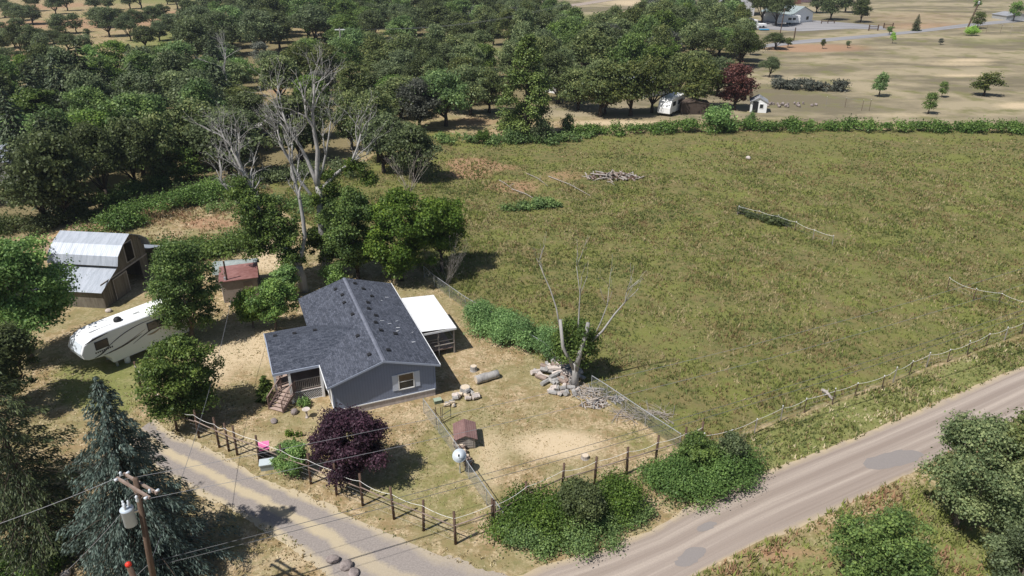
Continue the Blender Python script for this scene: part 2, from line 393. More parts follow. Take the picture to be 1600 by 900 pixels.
def stripmat(name, kind):
    n = NT(name); p = n.pos(); at = n.n('ShaderNodeAttribute', attribute_name='st')
    sx = n.n('ShaderNodeSeparateXYZ'); n.l(at.outputs['Vector'], sx.inputs[0])
    cb = n.n('ShaderNodeCombineXYZ'); n.l(n.math('MULTIPLY', sx.outputs[0], 7.0), cb.inputs[0]); n.l(n.math('MULTIPLY', sx.outputs[1], 2.2), cb.inputs[1])
    st = n.noise(1.0, 4, .62, cb.outputs[0], .0); f = n.noise(9, 6, .8, p); mm = n.noise(.8, 5, .6, p)
    if kind == 'road':
        c = n.ramp(st, [(.36,(.275,.222,.185)),(.50,(.33,.273,.230)),(.64,(.42,.352,.295))])
        c = n.mix(n.math('MULTIPLY', n.ramp(f, [(.45,0.),(.75,1.)]), .45), c, (.22,.19,.17))
        tr = n.ramp(sx.outputs[0], [(.0,1.),(.10,.0),(.5,.0),(.93,.0),(1.,.9)])
        c = n.mix(n.math('MULTIPLY', tr, n.ramp(mm, [(.3,.2),(.6,1.)])), c, (.46,.37,.23))
    elif kind == 'drive':
        c = n.mix(n.ramp(f, [(.4,0.),(.65,1.)]), (.235,.205,.185), (.33,.29,.26))
        wv = n.math('ADD', sx.outputs[0], n.math('MULTIPLY', n.math('SUBTRACT', mm, .5), .30))
        wv = n.math('ADD', wv, n.math('MULTIPLY', n.math('SUBTRACT', f, .5), .10))
        g = n.ramp(wv, [(.06,1.),(.17,.0),(.36,.0),(.44,1.),(.56,1.),(.66,.0),(.86,.0)])
        nd = g.node; e = nd.color_ramp.elements.new(.95); e.color = (1,1,1,1)
        keep = n.math('SUBTRACT', 1.0, n.math('MULTIPLY', n.ramp(sx.outputs[2], [(.55,0.),(.95,1.)]), .75))
        c = n.mix(n.math('MULTIPLY', g, keep), c, n.mix(f, (.38,.31,.20), (.52,.44,.31)))
    elif kind == 'dirt':
        c = n.mix(n.ramp(f, [(.4,0.),(.65,1.)]), (.26,.18,.12), (.42,.31,.22))
        wv = n.math('ADD', sx.outputs[0], n.math('MULTIPLY', n.math('SUBTRACT', mm, .5), .5))
        c = n.mix(n.ramp(wv, [(.1,1.),(.3,0.),(.7,0.),(.9,1.)]), c, (.40,.28,.15))
    else:
        c = n.mix(n.ramp(st, [(.4,0.),(.6,1.)]), (.21,.205,.21), (.31,.30,.30))
    n.bump(f, .4, .03); n.setc(c, .95, .1); return n.m
strip('gravel_road', [(2300,190),(1900,400),(1700,515),(1600,573),(1480,625),(1355,677),(1175,748),(1075,797),(1015,831),(930,862),(850,884),(760,922),(640,990),(400,1150)],
      [(2500,260),(2000,440),(1720,590),(1600,650),(1500,702),(1417,742),(1200,842),(1085,900),(1000,950),(900,1010),(790,1080),(600,1250)], .010, stripmat('gravel', 'road'), 300)
strip('driveway', [(240,655),(275,682),(330,702),(400,742),(470,772),(540,802),(600,828),(680,862),(740,885),(800,900),(860,905)],
      [(190,690),(215,712),(262,745),(350,790),(400,818),(455,850),(500,888),(540,935),(620,985),(720,1000),(800,985)], .005, stripmat('driveway_gravel', 'drive'), 160, seed=4)
strip('dirt_track', [(-60,470),(40,392),(90,362),(150,330),(215,305),(280,287),(340,277),(420,262)], [(-40,520),(70,405),(120,375),(175,345),(240,318),(300,300),(352,290),(440,275)], .006, stripmat('track_dirt', 'dirt'), 120, jit=.3, seed=5)
strip('paved_road', [(1150,76),(1230,64),(1330,57),(1420,50),(1510,40),(1620,31),(1800,18)], [(1150,80),(1240,69),(1340,61),(1430,53),(1520,44),(1620,35),(1800,21)], .05, stripmat('asphalt', 'paved'), 80, 5, .1)
strip('gravel_yard', [(1130,42),(1190,32),(1250,31),(1330,38),(1378,43)], [(1140,47),(1190,45),(1250,49),(1330,46),(1385,48)], .06, stripmat('yard_gravel', 'paved'), 40, 5, .2)
strip('far_lane', [(700,12),(820,10),(900,6),(960,-2)], [(700,15),(822,13),(905,9),(965,1)], .06, stripmat('lane_gravel', 'road'), 40, 5, .1)
# oil / gravel patches on the road
n = NT('patch_asphalt'); n.setc(n.mix(n.noise(8, 5, .8, n.pos()), (.20,.18,.165), (.28,.25,.235)), .9)
for k, (px, py, a, b, lb) in enumerate([(1078,870,.95,.55,'dark round repair patch in the gravel road near its lower edge'),(1104,823,.55,.35,'small dark patch in the gravel road beside the brambles'),
                                  (1395,718,1.9,.8,'long dark patch on the gravel road beside the big right oak')]):
    g = G(px, py); r = rng(k); N = 26; an = np.linspace(0, 2*np.pi, N, endpoint=False)
    rr = 1 + .18*np.sin(an*2+k) + r.normal(0, .07, N)
    V = [(g.x + a*rr[i]*math.cos(an[i]) , g.y + b*rr[i]*math.sin(an[i]) + a*.35*math.cos(an[i]), .016) for i in range(N)]
    o = MB().add(V, [tuple(range(N))]).build('road_patch', n.m); tag(o, kind='structure')

# ------------------------------------------------------------------ grass
M['grass'] = grassmat('grass_blades')
def grass(name, poly, dens, h, pal, seed, wts=None, lim=None, excl=(), fade=None, w=.05):
    r = rng(seed); P = np.array([[q[0], q[1]] for q in poly])
    x0, y0 = P.min(0); x1, y1 = P.max(0)
    if lim: x0, y0, x1, y1 = max(x0, lim[0]), max(y0, lim[1]), min(x1, lim[2]), min(y1, lim[3])
    N = int((x1-x0)*(y1-y0)*dens); x = r.uniform(x0, x1, N); y = r.uniform(y0, y1, N)
    k = sdpoly(x, y, poly) > 0
    for e in excl: k &= sdpoly(x, y, e) < .15
    if fade: k &= r.uniform(0, 1, N) < np.clip((fade[1]-y)/(fade[1]-fade[0]), 0, 1)
    # keep only what the lens (plus a margin) could see
    d = y*cP + HCAM*sP; k &= np.abs(x/d) < .80
    cl = val(x, y, .55, seed+50) + .6*val(x, y, 1.6, seed+51)
    k &= (r.normal(0, .5, N) + cl) > -.35
    x, y, cl = x[k], y[k], cl[k]; N = len(x)
    pal = np.array(pal); wts = np.array(wts if wts else [1]*len(pal), float); wts /= wts.sum()
    ci = r.choice(len(pal), N, p=wts)
    # patches lean to one colour
    pc = (val(x, y, .25, seed+60)*.5 + val(x, y, .9, seed+61)*.5)
    ci = np.where(r.uniform(0, 1, N) < .45, np.clip(((pc+.45)/.9*len(pal)).astype(int), 0, len(pal)-1), ci)
    V = []; C = []
    hh = h * r.uniform(.45, 1.3, N) * (1 + .5*np.clip(cl, -.6, 1))
    scale = 1 + np.clip((y-60)/80, 0, 1.5)
    for b in range(3):
        an = r.uniform(0, 2*np.pi, N); ln = r.uniform(.15, .9, N) * hh
        bx = x + r.normal(0, .07, N); by = y + r.normal(0, .07, N); ww = w * scale * r.uniform(.6, 1.5, N)
        pa = an + np.pi/2 + r.normal(0, .4, N)
        z0 = -.02*np.ones(N)
        v0 = np.stack([bx-np.cos(pa)*ww, by-np.sin(pa)*ww, z0], -1); v1 = np.stack([bx+np.cos(pa)*ww, by+np.sin(pa)*ww, z0], -1)
        v2 = np.stack([bx+np.cos(an)*ln, by+np.sin(an)*ln, hh*r.uniform(.6, 1.1, N)], -1)
        V.append(np.stack([v0, v1, v2], 1)); C.append(pal[ci] * r.uniform(.75, 1.3, N)[:,None])
    V = np.concatenate(V); C = np.concatenate(C)
    me = np_mesh(name, V.reshape(-1, 3), np.arange(len(V)*3).reshape(-1, 3), C)
    o = link_mesh(name, me, M['grass']); tag(o, kind='stuff'); return o
OL, BR, TN, YG, DG, RD, ST = (.17,.185,.058), (.27,.20,.095), (.40,.33,.18), (.23,.255,.07), (.125,.155,.05), (.36,.22,.13), (.60,.51,.33)
ROADP = wpoly([(2300,190),(1700,515),(1600,573),(1355,677),(1175,748),(1015,831),(850,884),(760,922),(640,990),(600,1250),(790,1080),(1000,950),(1200,842),(1417,742),(1600,650),(1720,590),(2500,260)])
DRVP = wpoly([(255,675),(330,705),(400,745),(540,805),(680,865),(800,900),(720,1000),(540,935),(455,845),(350,786),(225,722)])
HOUSEP = [(-12.9,42.0),(-5.0,45.2),(-2.5,51.9),(-5.2,57.6),(-10.4,59.2),(-18.6,55.9),(-20,50),(-17.2,43.6)]
o = grass('field_grass', FIELD, 24, .26, [DG,OL,BR,TN,YG,OL,DG], 11, [3,3,1.9,1.1,2.4,2,2], lim=(-30,30,95,128), fade=(80,125), w=.042); tag(o, 'uneven olive and brown pasture grass filling the fenced field', 'grass')
o = grass('yard_grass', YARD, 20, .075, [TN,ST,OL,ST,TN,BR], 12, [3,2,2.4,2,2,1.6], excl=[HOUSEP, DRVP], w=.045); tag(o, 'short straw coloured dry grass of the yard round the house', 'grass')
o = grass('verge_grass', VERGE, 34, .26, [OL,BR,TN,DG,OL,ST,YG], 13, [2.5,1.8,1.6,2,2,.7,1.4], excl=[ROADP]); tag(o, 'green and tan verge grass between wire fence and gravel road', 'grass')
o = grass('roadside_grass', SOUTH, 34, .30, [OL,YG,RD,TN,YG,OL], 14, [2,2.5,1.3,1.5,2,1], lim=(5,15,60,60), excl=[ROADP]); tag(o, 'yellow green and reddish grass on the near side of the road', 'grass')
WEST = wpoly([(-60,1000),(-60,560),(90,560),(220,605),(310,692),(450,747),(712,856),(800,880),(740,980),(400,1100)])
o = grass('drive_grass', WEST, 18, .12, [TN,ST,OL,ST,TN,BR], 15, [3,3,1.5,3,2,1.5], excl=[DRVP, ROADP]); tag(o, 'dry bleached grass either side of the driveway', 'grass')

# ------------------------------------------------------------------ foliage
def frames(d, r, tilt):
    nrm = d + r.normal(0, tilt, d.shape); nrm[:,2] += .25
    nrm /= np.linalg.norm(nrm, axis=1)[:,None] + 1e-9
    t = np.cross(nrm, r.normal(0, 1, d.shape)); t /= np.linalg.norm(t, axis=1)[:,None] + 1e-9
    return nrm, t, np.cross(nrm, t)
def leafquads(pos, t, b, sx, sy):
    a = t*sx[:,None]; c = b*sy[:,None]
    V = np.stack([pos-a, pos-c*.9+a*.1, pos+a, pos+c], 1); return V
def leaf_mesh(name, C, Rd, n, size, seed, tilt=.8, lo=-.55, extra=None, fill=.25):
    r = rng(seed); C = np.array(C); Rd = np.array(Rd)
    pr = (Rd[:,0]*Rd[:,1])**1.0; pr = pr/pr.sum(); ci = r.choice(len(C), n, p=pr)
    d = r.normal(0, 1, (n, 3)); d /= np.linalg.norm(d, axis=1)[:,None]; d[:,2] = np.where(d[:,2] < lo, -d[:,2], d[:,2])
    rad = np.abs(r.normal(.92, .22, n)); inner = r.uniform(0, 1, n) < fill; rad = np.where(inner, r.uniform(.2, .8, n), rad); stray = r.uniform(0, 1, n) < .10; rad = np.where(stray, r.uniform(1.1, 1.75, n), rad)
    pos = C[ci] + d*Rd[ci]*rad[:,None]
    nrm, t, b = frames(d, r, tilt)
    s = size*r.uniform(.55, 1.35, n); V = leafquads(pos, t, b, s*.62, s*.45)
    cv = r.uniform(.82, 1.18, len(C))[ci]
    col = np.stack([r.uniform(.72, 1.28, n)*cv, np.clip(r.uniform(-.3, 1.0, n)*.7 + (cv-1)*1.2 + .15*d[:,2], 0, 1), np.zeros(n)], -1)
    if extra is not None:
        V = np.concatenate([V, extra[0]]); col = np.concatenate([col, extra[1]])
    V = V[V[:,:,2].min(1) > -.05]if False else V
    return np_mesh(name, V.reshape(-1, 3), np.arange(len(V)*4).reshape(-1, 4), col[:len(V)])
def branchpath(p, q, r, k=4, wob=.12, sag=0.0):
    p = Vector(p); q = Vector(q); L = (q-p).length; out = []
    for i in range(k+1):
        t = i/k; v = p.lerp(q, t)
        if 0 < i < k: v = v + Vector((r.uniform(-1,1), r.uniform(-1,1), r.uniform(-1,1)))*L*wob*.5
        v.z += sag*math.sin(t*math.pi)*L; out.append(v)
    return out
def broad_meshes(name, H, Rr, seed, leaves, size, bf=.22, nclump=None, cr=.27, trunk_r=None, nl=9, shape='round', lean=0.0, tilt=.8, gap=.0):
    r = random.Random(seed); nclump = nclump or 34
    cz = H*(bf + (1-bf)*.5); rz = H*(1-bf)*.5
    C = []; Rd = []; tries = 0
    lobes = [(r.uniform(0, 6.28), r.uniform(.55, 1.25)) for _ in range(6)]
    while len(C) < nclump and tries < 4000:
        tries += 1
        an = r.uniform(0, 6.28); zz = r.uniform(-.75, 1.0) if shape != 'umbrella' else r.uniform(-.35, 1.0)
        ra = math.sqrt(max(0, 1-zz*zz)) * r.uniform(.35, 1.0)
        if shape == 'tall': ra = math.sqrt(max(0, 1-abs(zz)**3)) * r.uniform(.3, 1.0)
        lf = 1.0
        for la, lv in lobes:
            dd = math.cos(an-la); lf = lf*(1-max(0, dd)**3) + lv*max(0, dd)**3
        rad = Rr*(1-cr*.8)*ra*lf; c = (rad*math.cos(an)+lean*(zz+1), rad*math.sin(an), cz+zz*rz*(1-cr*.6)*r.uniform(.85, 1))
        s = Rr*cr*r.uniform(.55, 1.45)
        C.append(c); Rd.append((s, s, s*r.uniform(.6, .85)))
    cm = leaf_mesh(name+'_crown', C, Rd, leaves, size, seed, tilt)
    tr = trunk_r or H*.022; mb = MB(); fork = Vector((lean*.3, 0, H*(max(bf, 0)+.10)))
    mb.tube(branchpath((0,0,-.15), fork, r, 3, .06), [tr*1.25, tr*1.0, tr*.9, tr*.75], 7)
    idx = list(range(len(C))); r.shuffle(idx)
    for i in idx[:nl]:
        q = Vector(C[i]); pth = branchpath(fork if r.random() < .7 else fork*.75, q, r, 3, .18, .05)
        k = r.uniform(.4, .6); mb.tube(pth, [tr*k, tr*k*.7, tr*k*.45, tr*.12], 5)
    return cm, mb
def tree_obj(name, pos, meshes, leaf, bark, label, cat='tree', group=None, rz=None, sc=1.0):
    root = empty(name, pos, R.uniform(0, 6.28) if rz is None else rz, label, cat, group)
    cm, tm = meshes
    if isinstance(tm, MB):
        t = tm.build('trunk', M[bark], root, smooth=True)
    else: t = link_mesh('trunk', tm, M[bark], root)
    c = link_mesh('crown', cm, M[leaf], root)
    root.scale = (sc, sc, sc) if not hasattr(sc, '__len__') else sc
    return root
def conifer_meshes(name, H, Rr, seed, levels=22, per=9, lpb=48, size=.26, droop=.28, bf=.06, profile=1.0, twig=.55, sparse=0.0, nneedle=1.0):
    r = random.Random(seed); g = rng(seed); mb = MB(); V = []; col = []
    tr = H*.017; mb.tube([(0,0,-.2),(0,0,H*.5),(0,0,H*.98)], [tr*1.3, tr*.8, .02], 7)
    for i in range(levels):
        f = i/(levels-1); z = H*(bf + (1-bf)*f**1.0); L = Rr*(1-f)**profile*r.uniform(.85, 1.1) + .12
        if f < .12: L *= .8+f*1.6
        k = max(4, int(per*(1-.5*f))); a0 = r.uniform(0, 6.28)
        for j in range(k):
            if r.random() < sparse: continue
            an = a0 + 6.28*j/k + r.uniform(-.3, .3); l = L*r.choice((.6,.8,.95,1.0,1.1,1.3))*r.uniform(.9, 1.08)
            up = .18*(f) ; d = Vector((math.cos(an), math.sin(an), 0))
            def P(t): return Vector((0,0,z)) + d*l*t + Vector((0,0,(up*t - droop*t*t + .10*max(0,t-.7))*l))
            mb.tube([P(0), P(.5), P(1)], [tr*.22*(1-f)+.012, tr*.13*(1-f)+.008, .006], 4)
            m = max(6, int(lpb*l/Rr*nneedle)); t = g.uniform(.12, 1.03, m)**.8
            base = np.array([P(x) for x in t]); side = np.array([-d.y, d.x, 0.0])
            wdt = (l*.19*(1-t*.75)+.07); off = g.uniform(-1, 1, m)
            base += side[None]*(off*wdt)[:,None]; base[:,2] -= np.abs(off)*wdt*.25 + g.uniform(0, 1, m)*twig*.35*l**.5
            dirv = np.array([d.x, d.y, -.35])[None] + side[None]*(off*.8)[:,None] + g.normal(0, .3, (m,3)); dirv[:,2] -= twig
            dirv /= np.linalg.norm(dirv, axis=1)[:,None]
            nn = np.cross(dirv, g.normal(0, 1, (m,3))); nn /= np.linalg.norm(nn, axis=1)[:,None]
            s = size*g.uniform(.6, 1.4, m)
            V.append(leafquads(base, dirv, nn, s, s*.30)); cv = r.uniform(.8, 1.2)
            col.append(np.stack([g.uniform(.7, 1.25, m)*cv, np.clip(g.uniform(-.2, .8, m) + .5*(t-.5), 0, 1), np.zeros(m)], -1))
    # leader
    V = np.concatenate(V); col = np.concatenate(col)
    return np_mesh(name+'_crown', V.reshape(-1, 3), np.arange(len(V)*4).reshape(-1, 4), col), mb
def deadtree(mb, p, d, L, rad, depth, r, up=.25, spread=.55, split=(2,3), minr=.012, seg=4, curve=.16):
    pts = [Vector(p)]; rads = [rad]; d = Vector(d).normalized()
    for i in range(seg):
        d = (d + Vector((r.uniform(-1,1), r.uniform(-1,1), r.uniform(-1,1)))*curve + Vector((0,0,up*.12))).normalized()
        pts.append(pts[-1] + d*L/seg); rads.append(rad*(1-.42*(i+1)/seg))
    if depth == 0: rads[-1] = minr*.6
    mb.tube(pts, rads, 7 if rad > .12 else (5 if rad > .04 else 4))
    if depth <= 0: return
    k = r.randint(*split)
    for j in range(k):
        nd = (d + Vector((r.uniform(-1,1), r.uniform(-1,1), r.uniform(-.3,.8)))*spread).normalized()
        deadtree(mb, pts[-1], nd, L*r.uniform(.55, .85), rads[-1]*r.uniform(.6, .85), depth-1, r, up, spread, split, minr, seg, curve)
    if depth >= 1 and r.random() < .8:
        i = r.randint(1, seg-1); nd = (d + Vector((r.uniform(-1,1), r.uniform(-1,1), r.uniform(-.2,.6)))*spread*1.5).normalized()
        deadtree(mb, pts[i], nd, L*r.uniform(.4, .65), rads[i]*.45, depth-1, r, up, spread, split, minr, seg, curve)

# --- near, individually grown trees (photo position of the base, height, crown radius)
def near(name, px, py, H, Rr, seed, leaf, bark, label, leaves=9000, size=.22, cat='tree', **k):
    leaves = int(leaves*1.7); size *= .80; k.setdefault('nclump', 34); k['nclump'] = int(k['nclump']*1.5); k['cr'] = k.get('cr', .27)*.82
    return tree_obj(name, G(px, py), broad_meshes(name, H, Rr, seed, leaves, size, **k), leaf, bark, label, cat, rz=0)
near('walnut_tree', 50, 566, 10.8, 4.9, 21, 'bright', 'bark', 'big bright green leafy tree at the left edge in front of the barn', 22000, .24, nclump=60, cr=.22, bf=.14)
near('walnut_tree', -22, 478, 11.5, 5.6, 22, 'green', 'bark', 'green leafy tree cut by the left edge just left of the barn', 15000, .24, nclump=44, cr=.24, bf=.14)
near('ash_tree', 303, 532, 9.2, 3.5, 23, 'green', 'bark', 'dense green tree whose boughs hang over the back end of the white trailer', 19000, .19, nclump=60, cr=.21, bf=.04)
near('ash_tree', 297, 655, 6.8, 3.0, 24, 'green', 'darkbark', 'round dark green tree behind the fence between trailer and driveway', 19000, .17, nclump=60, cr=.22, bf=-.12)
near('fruit_tree', 432, 515, 4.6, 2.2, 25, 'bright', 'bark', 'small bright green fruit tree close to the left wall of the house', 9000, .17, nclump=32, cr=.26, bf=.16)
near('fruit_tree', 396, 512, 3.6, 1.7, 26, 'bright', 'bark', 'low bright green fruit tree further from the house beside its taller neighbour', 7000, .17, nclump=26, cr=.28, bf=.12)
near('fruit_tree', 452, 470, 3.6, 1.5, 27, 'bright', 'bark', 'bright green sapling at the foot of the forked cottonwood', 5000, .17, nclump=20, cr=.28, bf=.15)
near('leafy_shrub', 525, 448, 2.2, 1.7, 28, 'bright', 'bark', 'light green shrub just behind the back edge of the slate roof', 4500, .16, 'shrub', nclump=18, cr=.34, bf=.02)
near('poplar_tree', 560, 436, 9.6, 3.3, 29, 'green', 'darkbark', 'left and tallest of the leafy trees standing behind the house', 17000, .22, nclump=50, cr=.22, bf=.0, shape='tall')
near('poplar_tree', 628, 438, 9.4, 4.2, 30, 'bright', 'darkbark', 'wide middle leafy tree standing behind the house', 24000, .22, nclump=64, cr=.20, bf=.0)
near('poplar_tree', 690, 424, 8.0, 3.6, 31, 'bright', 'darkbark', 'right hand yellow green leafy tree reaching over the field behind the house', 13000, .22, nclump=40, cr=.22, bf=.16)
near('plum_tree', 552, 748, 4.9, 2.6, 32, 'plum', 'darkbark', 'dark purple leaved plum tree in the front yard', 20000, .15, nclump=60, cr=.22, bf=.05)
near('lilac_shrub', 463, 738, 2.1, 1.25, 33, 'bright', 'bark', 'green shrub behind the fence left of the purple tree', 7000, .12, 'shrub', nclump=26, cr=.30, bf=.0)
near('oak_tree', 1492, 822, 7.4, 3.6, 34, 'oak', 'bark', 'spreading oak by the road at the right edge, left of the pair', 17000, .15, nclump=46, cr=.19, bf=.10)
near('oak_tree', 1625, 825, 8.4, 4.4, 35, 'oak', 'bark', 'tall oak cut by the right edge above the road', 17000, .17, nclump=48, cr=.19, bf=.12)
near('oak_tree', 1590, 925, 4.2, 2.8, 36, 'darkoak', 'bark', 'low grey green oak in the bottom right corner', 10000, .14, nclump=34, cr=.24, bf=.05)
near('oak_tree', 1356, 952, 6.4, 3.1, 37, 'green', 'bark', 'round green oak cut by the bottom edge right of the road', 15000, .14, nclump=44, cr=.2, bf=.08)
near('roadside_sapling', 880, 985, 2.2, 1.3, 38, 'green', 'bark', 'leafy sapling whose top pokes over the bottom edge by the road', 1800, .14, nclump=14, cr=.30, bf=.3)
# conical shrub by the steps
root = tree_obj('conical_shrub', G(417, 624), conifer_meshes('conical_shrub', 2.0, .62, 41, 14, 10, 40, .13, .05, .02, .75, .0), 'green', 'bark', 'small pointed green shrub standing left of the wooden porch steps', 'shrub')
tree_obj('blue_spruce', G(238, 890), conifer_meshes('blue_spruce', 12.3, 3.9, 42, 40, 13, 330, .100, .36, .02, .85, .80, sparse=.12), 'spruce', 'darkbark', 'big drooping grey green spruce beside the utility pole', 'tree')
tree_obj('fir_tree', G(75, 865), conifer_meshes('fir_tree', 12.0, 3.6, 43, 34, 10, 270, .095, .22, .05, .50, .6, sparse=.15), 'fir', 'darkbark', 'tall dark thin branched fir at the left edge above the green ground cover', 'tree')
tree_obj('fir_tree', G(-30, 800), conifer_meshes('fir_tree', 12.5, 3.6, 44, 34, 10, 170, .11, .22, .06, .45, .5, sparse=.1), 'fir', 'darkbark', 'dark fir mostly hidden outside the left edge behind the front fir', 'tree')
near('hazel_tree', 25, 640, 7.0, 3.0, 45, 'darkoak', 'darkbark', 'dark bushy tree at the left edge between the maple and the firs', 12000, .2, nclump=40, cr=.24, bf=.05)

# --- cottonwoods with dead tops
def cottonwood(px, py, label, seed, limbs, foliage=None, leafkind='green', n=9000, cr=1.1):
    root = empty('dead_cottonwood', G(px, py), 0, label, 'tree'); r = random.Random(seed)
    for (pts, r0, r1, dep, L) in limbs:
        mb = MB()
        P = [Vector(q) for q in pts]; k = len(P); rd = [r0+(r1-r0)*i/(k-1) for i in range(k)]
        # smooth wobble
        Q = [P[0]]; RR = [rd[0]]
        for i in range(k-1):
            for t in (.5, 1.0):
                v = P[i].lerp(P[i+1], t) + (Vector((r.uniform(-1,1), r.uniform(-1,1), 0))*.12 if t < 1 else Vector())
                Q.append(v); RR.append(rd[i]+(rd[i+1]-rd[i])*t)
        mb.tube(Q, RR, 9)
        if dep >= 0:
            for i in range(len(Q)//2, len(Q)):
                for _ in range(4 if i == len(Q)-1 else 2):
                    d = (Q[i]-Q[i-1]).normalized() + Vector((r.uniform(-1,1), r.uniform(-1,1), r.uniform(-.1,.7)))*.55
                    deadtree(mb, Q[i], d, L*r.uniform(.6, 1.15), RR[i]*r.uniform(.45, .85), dep, r, .3, .6, (2,3), .012, 5, .30)
        mb.build('trunk' if dep < 0 else 'dead_limb', M['deadwood'], root, smooth=True)
    if foliage:
        rr = rng(seed); C = []; Rd = []
        for (x, y, z, a, b, m) in foliage:
            for _ in range(m):
                d = rr.normal(0, 1, 3); d /= np.linalg.norm(d); q = rr.uniform(.3, 1.0)
                C.append((x+d[0]*a*q, y+d[1]*a*q, z+d[2]*b*q)); s = cr*rr.uniform(.35, 1.0); Rd.append((s, s, s*.75))
        link_mesh('crown', leaf_mesh('cottonwood_crown', C, Rd, n, .17, seed), M[leafkind], root)
    return root
cottonwood(476, 455, 'half dead cottonwood forking low behind the house, green leaves below bleached bare limbs', 51,
  [([(0,0,-.2),(-.1,0,1.5),(-.3,.1,2.6)], .48, .40, -1, 0),
   ([(-.3,.1,2.4),(-1.8,.5,5.0),(-3.6,1.0,8.2),(-4.4,1.2,11.2),(-5.2,1.4,13.6)], .30, .10, 2, 2.0),
   ([(-.3,.1,2.4),(.6,.4,5.5),(.5,.7,9.0),(.1,.8,12.0),(.4,1.0,14.2)], .24, .07, 2, 1.8),
   ([(-3.0,.9,7.2),(-5.4,1.1,8.6),(-6.6,1.3,10.4),(-6.4,1.2,12.6)], .13, .05, 2, 1.6)],
  [(-3.6,.6,7.4,2.2,2.9,60),(-1.8,.6,6.0,1.9,2.4,40),(-4.4,1,4.8,2.0,1.8,26),(-4.8,1,9.8,1.6,1.6,18),(-1.0,.3,3.4,1.6,1.6,16)], 'green', 30000, .72)
cottonwood(510, 425, 'tallest dead cottonwood behind the house with a fan of bleached bare branches', 52,
  [([(0,0,-.2),(.0,0,3.0),(.1,0,6.5),(.15,.2,9.0)], .44, .28, -1, 0),
   ([(.15,.2,8.6),(-.7,.6,11.5),(-1.9,.7,14.0),(-2.5,.8,16.0)], .22, .07, 2, 2.2),
   ([(.15,.2,8.6),(.5,.3,12.5),(.4,.4,16.0),(.9,.3,18.6)], .26, .07, 2, 2.4),
   ([(.15,.2,8.4),(2.0,.2,10.2),(3.6,.3,11.4),(4.7,.4,14.0)], .20, .07, 2, 2.3),
   ([(.1,0,7.2),(-1.4,-.3,9.8),(-2.4,-.4,12.4),(-2.8,-.4,14.6)], .17, .06, 2, 1.9),
   ([(.15,.2,9.4),(1.2,.3,12.0),(2.0,.4,15.2)], .15, .05, 2, 2.0)],
  [(3.6,.4,10.6,1.2,1.2,10),(1.4,.3,9.2,1.0,1.9,14),(5.0,.4,9.4,1.0,.9,8),(1.2,.2,5.0,1.6,2.8,30),(.6,.4,2.6,2.2,2.0,34),(-1.0,.2,3.6,1.6,2.0,22),(.2,.2,7.2,1.0,1.6,14)], 'green', 25000, .62)
cottonwood(388, 335, 'bare dead cottonwood rising behind the brambles left of the leafy half dead one', 53,
  [([(0,0,-.2),(.3,0,4),(.0,0,7),(.4,0,10)], .22, .07, 2, 2.0), ([(.1,0,5),(-1.2,.2,8),(-1.6,0,10.5)], .12, .05, 2, 1.7)])
cottonwood(362, 170, 'far dead snag with white crooked branches above the wood', 56,
  [([(0,0,-.2),(.2,0,4),(-.2,0,7.5),(.6,0,10.5)], .24, .08, 2, 2.4)])
def twiggy(name, px, py, H, n, seed, label, mat='twig', spread=.6, depth=2, r0=.035):
    mb = MB(); r = random.Random(seed)
    for k in range(n):
        an = r.uniform(0, 6.28); d = Vector((math.cos(an)*spread, math.sin(an)*spread, 1))
        deadtree(mb, (r.uniform(-.3,.3), r.uniform(-.3,.3), -.05), d, H*r.uniform(.4, .6), r0*r.uniform(.6, 1.2), depth, r, .2, .4, (2,3), .008, 3, .12)
    o = mb.build(name, M[mat], loc=G(px, py), smooth=True); tag(o, label, 'shrub'); return o
twiggy('dry_bush', 640, 300, 5.0, 11, 61, 'fan of bare pale stems at the wood edge beside the field')
twiggy('dry_bush', 698, 445, 3.4, 12, 62, 'leafless grey twiggy bush beside the fence behind the patio roof', 'greywood', .55, 3, .02)
twiggy('dry_bush', 994, 770, 2.2, 3, 63, 'thin leafless dark sapling between the two bramble patches', 'darkbark', .3, 2, .03)
twiggy('dry_bush', 1170, 720, 1.6, 6, 64, 'scruffy dry brown bush right of the bramble patch by the wire fence', 'twig', .8, 2, .015)

# --- snag over the rock pile
root = empty('pollarded_snag', G(898, 603), 0, 'bare forked snag with sawn limbs and a green bush grown round it', 'tree'); r = random.Random(70); mb = MB()
mb.tube([(0,0,-.2),(.0,0,1.2),(-.05,.1,2.0)], [.36,.24,.20], 9)
for pts, ra in [([(0,.0,1.3),(.35,.0,3.2),(.7,.1,4.6),(.78,.1,5.4)], (.21,.17,.15,.14)), ([(-.1,0,1.5),(-1.0,.1,3.4),(-1.25,.2,5.6)], (.17,.13,.11))]:
    mb.tube(pts, ra, 8)
mb.build('trunk', M['deadwood'], root, smooth=True)
for pts, r0 in [([(-1.2,.2,4.2),(-1.5,.6,6.4),(-2.0,.8,7.8),(-2.4,1.0,8.8),(-2.9,1.2,9.6)], .075), ([(.2,.5,2.4),(.1,1.0,5.0),(.2,1.2,7.2),(-.1,1.2,9.4)], .085),
                ([(.5,.4,2.0),(1.9,1.2,4.8),(2.2,1.4,6.2),(2.4,1.5,7.6)], .06), ([(.7,.3,3.2),(1.9,.6,4.4),(2.7,.7,5.8),(3.5,.7,6.8),(3.5,.7,7.6)], .10)]:
    mb = MB(); k = len(pts); mb.tube([Vector(q)+Vector((r.uniform(-.1,.1),0,0)) for q in pts], [r0*(1-.8*i/(k-1)) for i in range(k)], 6)
    for i in (k-2, k-1):
        for _ in range(2): deadtree(mb, pts[i], (r.uniform(-.7,.7), r.uniform(-.5,.5), 1), 1.4, r0*.3, 1, r, .3, .45, (1,2), .008, 3, .15)
    mb.build('dead_limb', M['deadwood'], root, smooth=True)
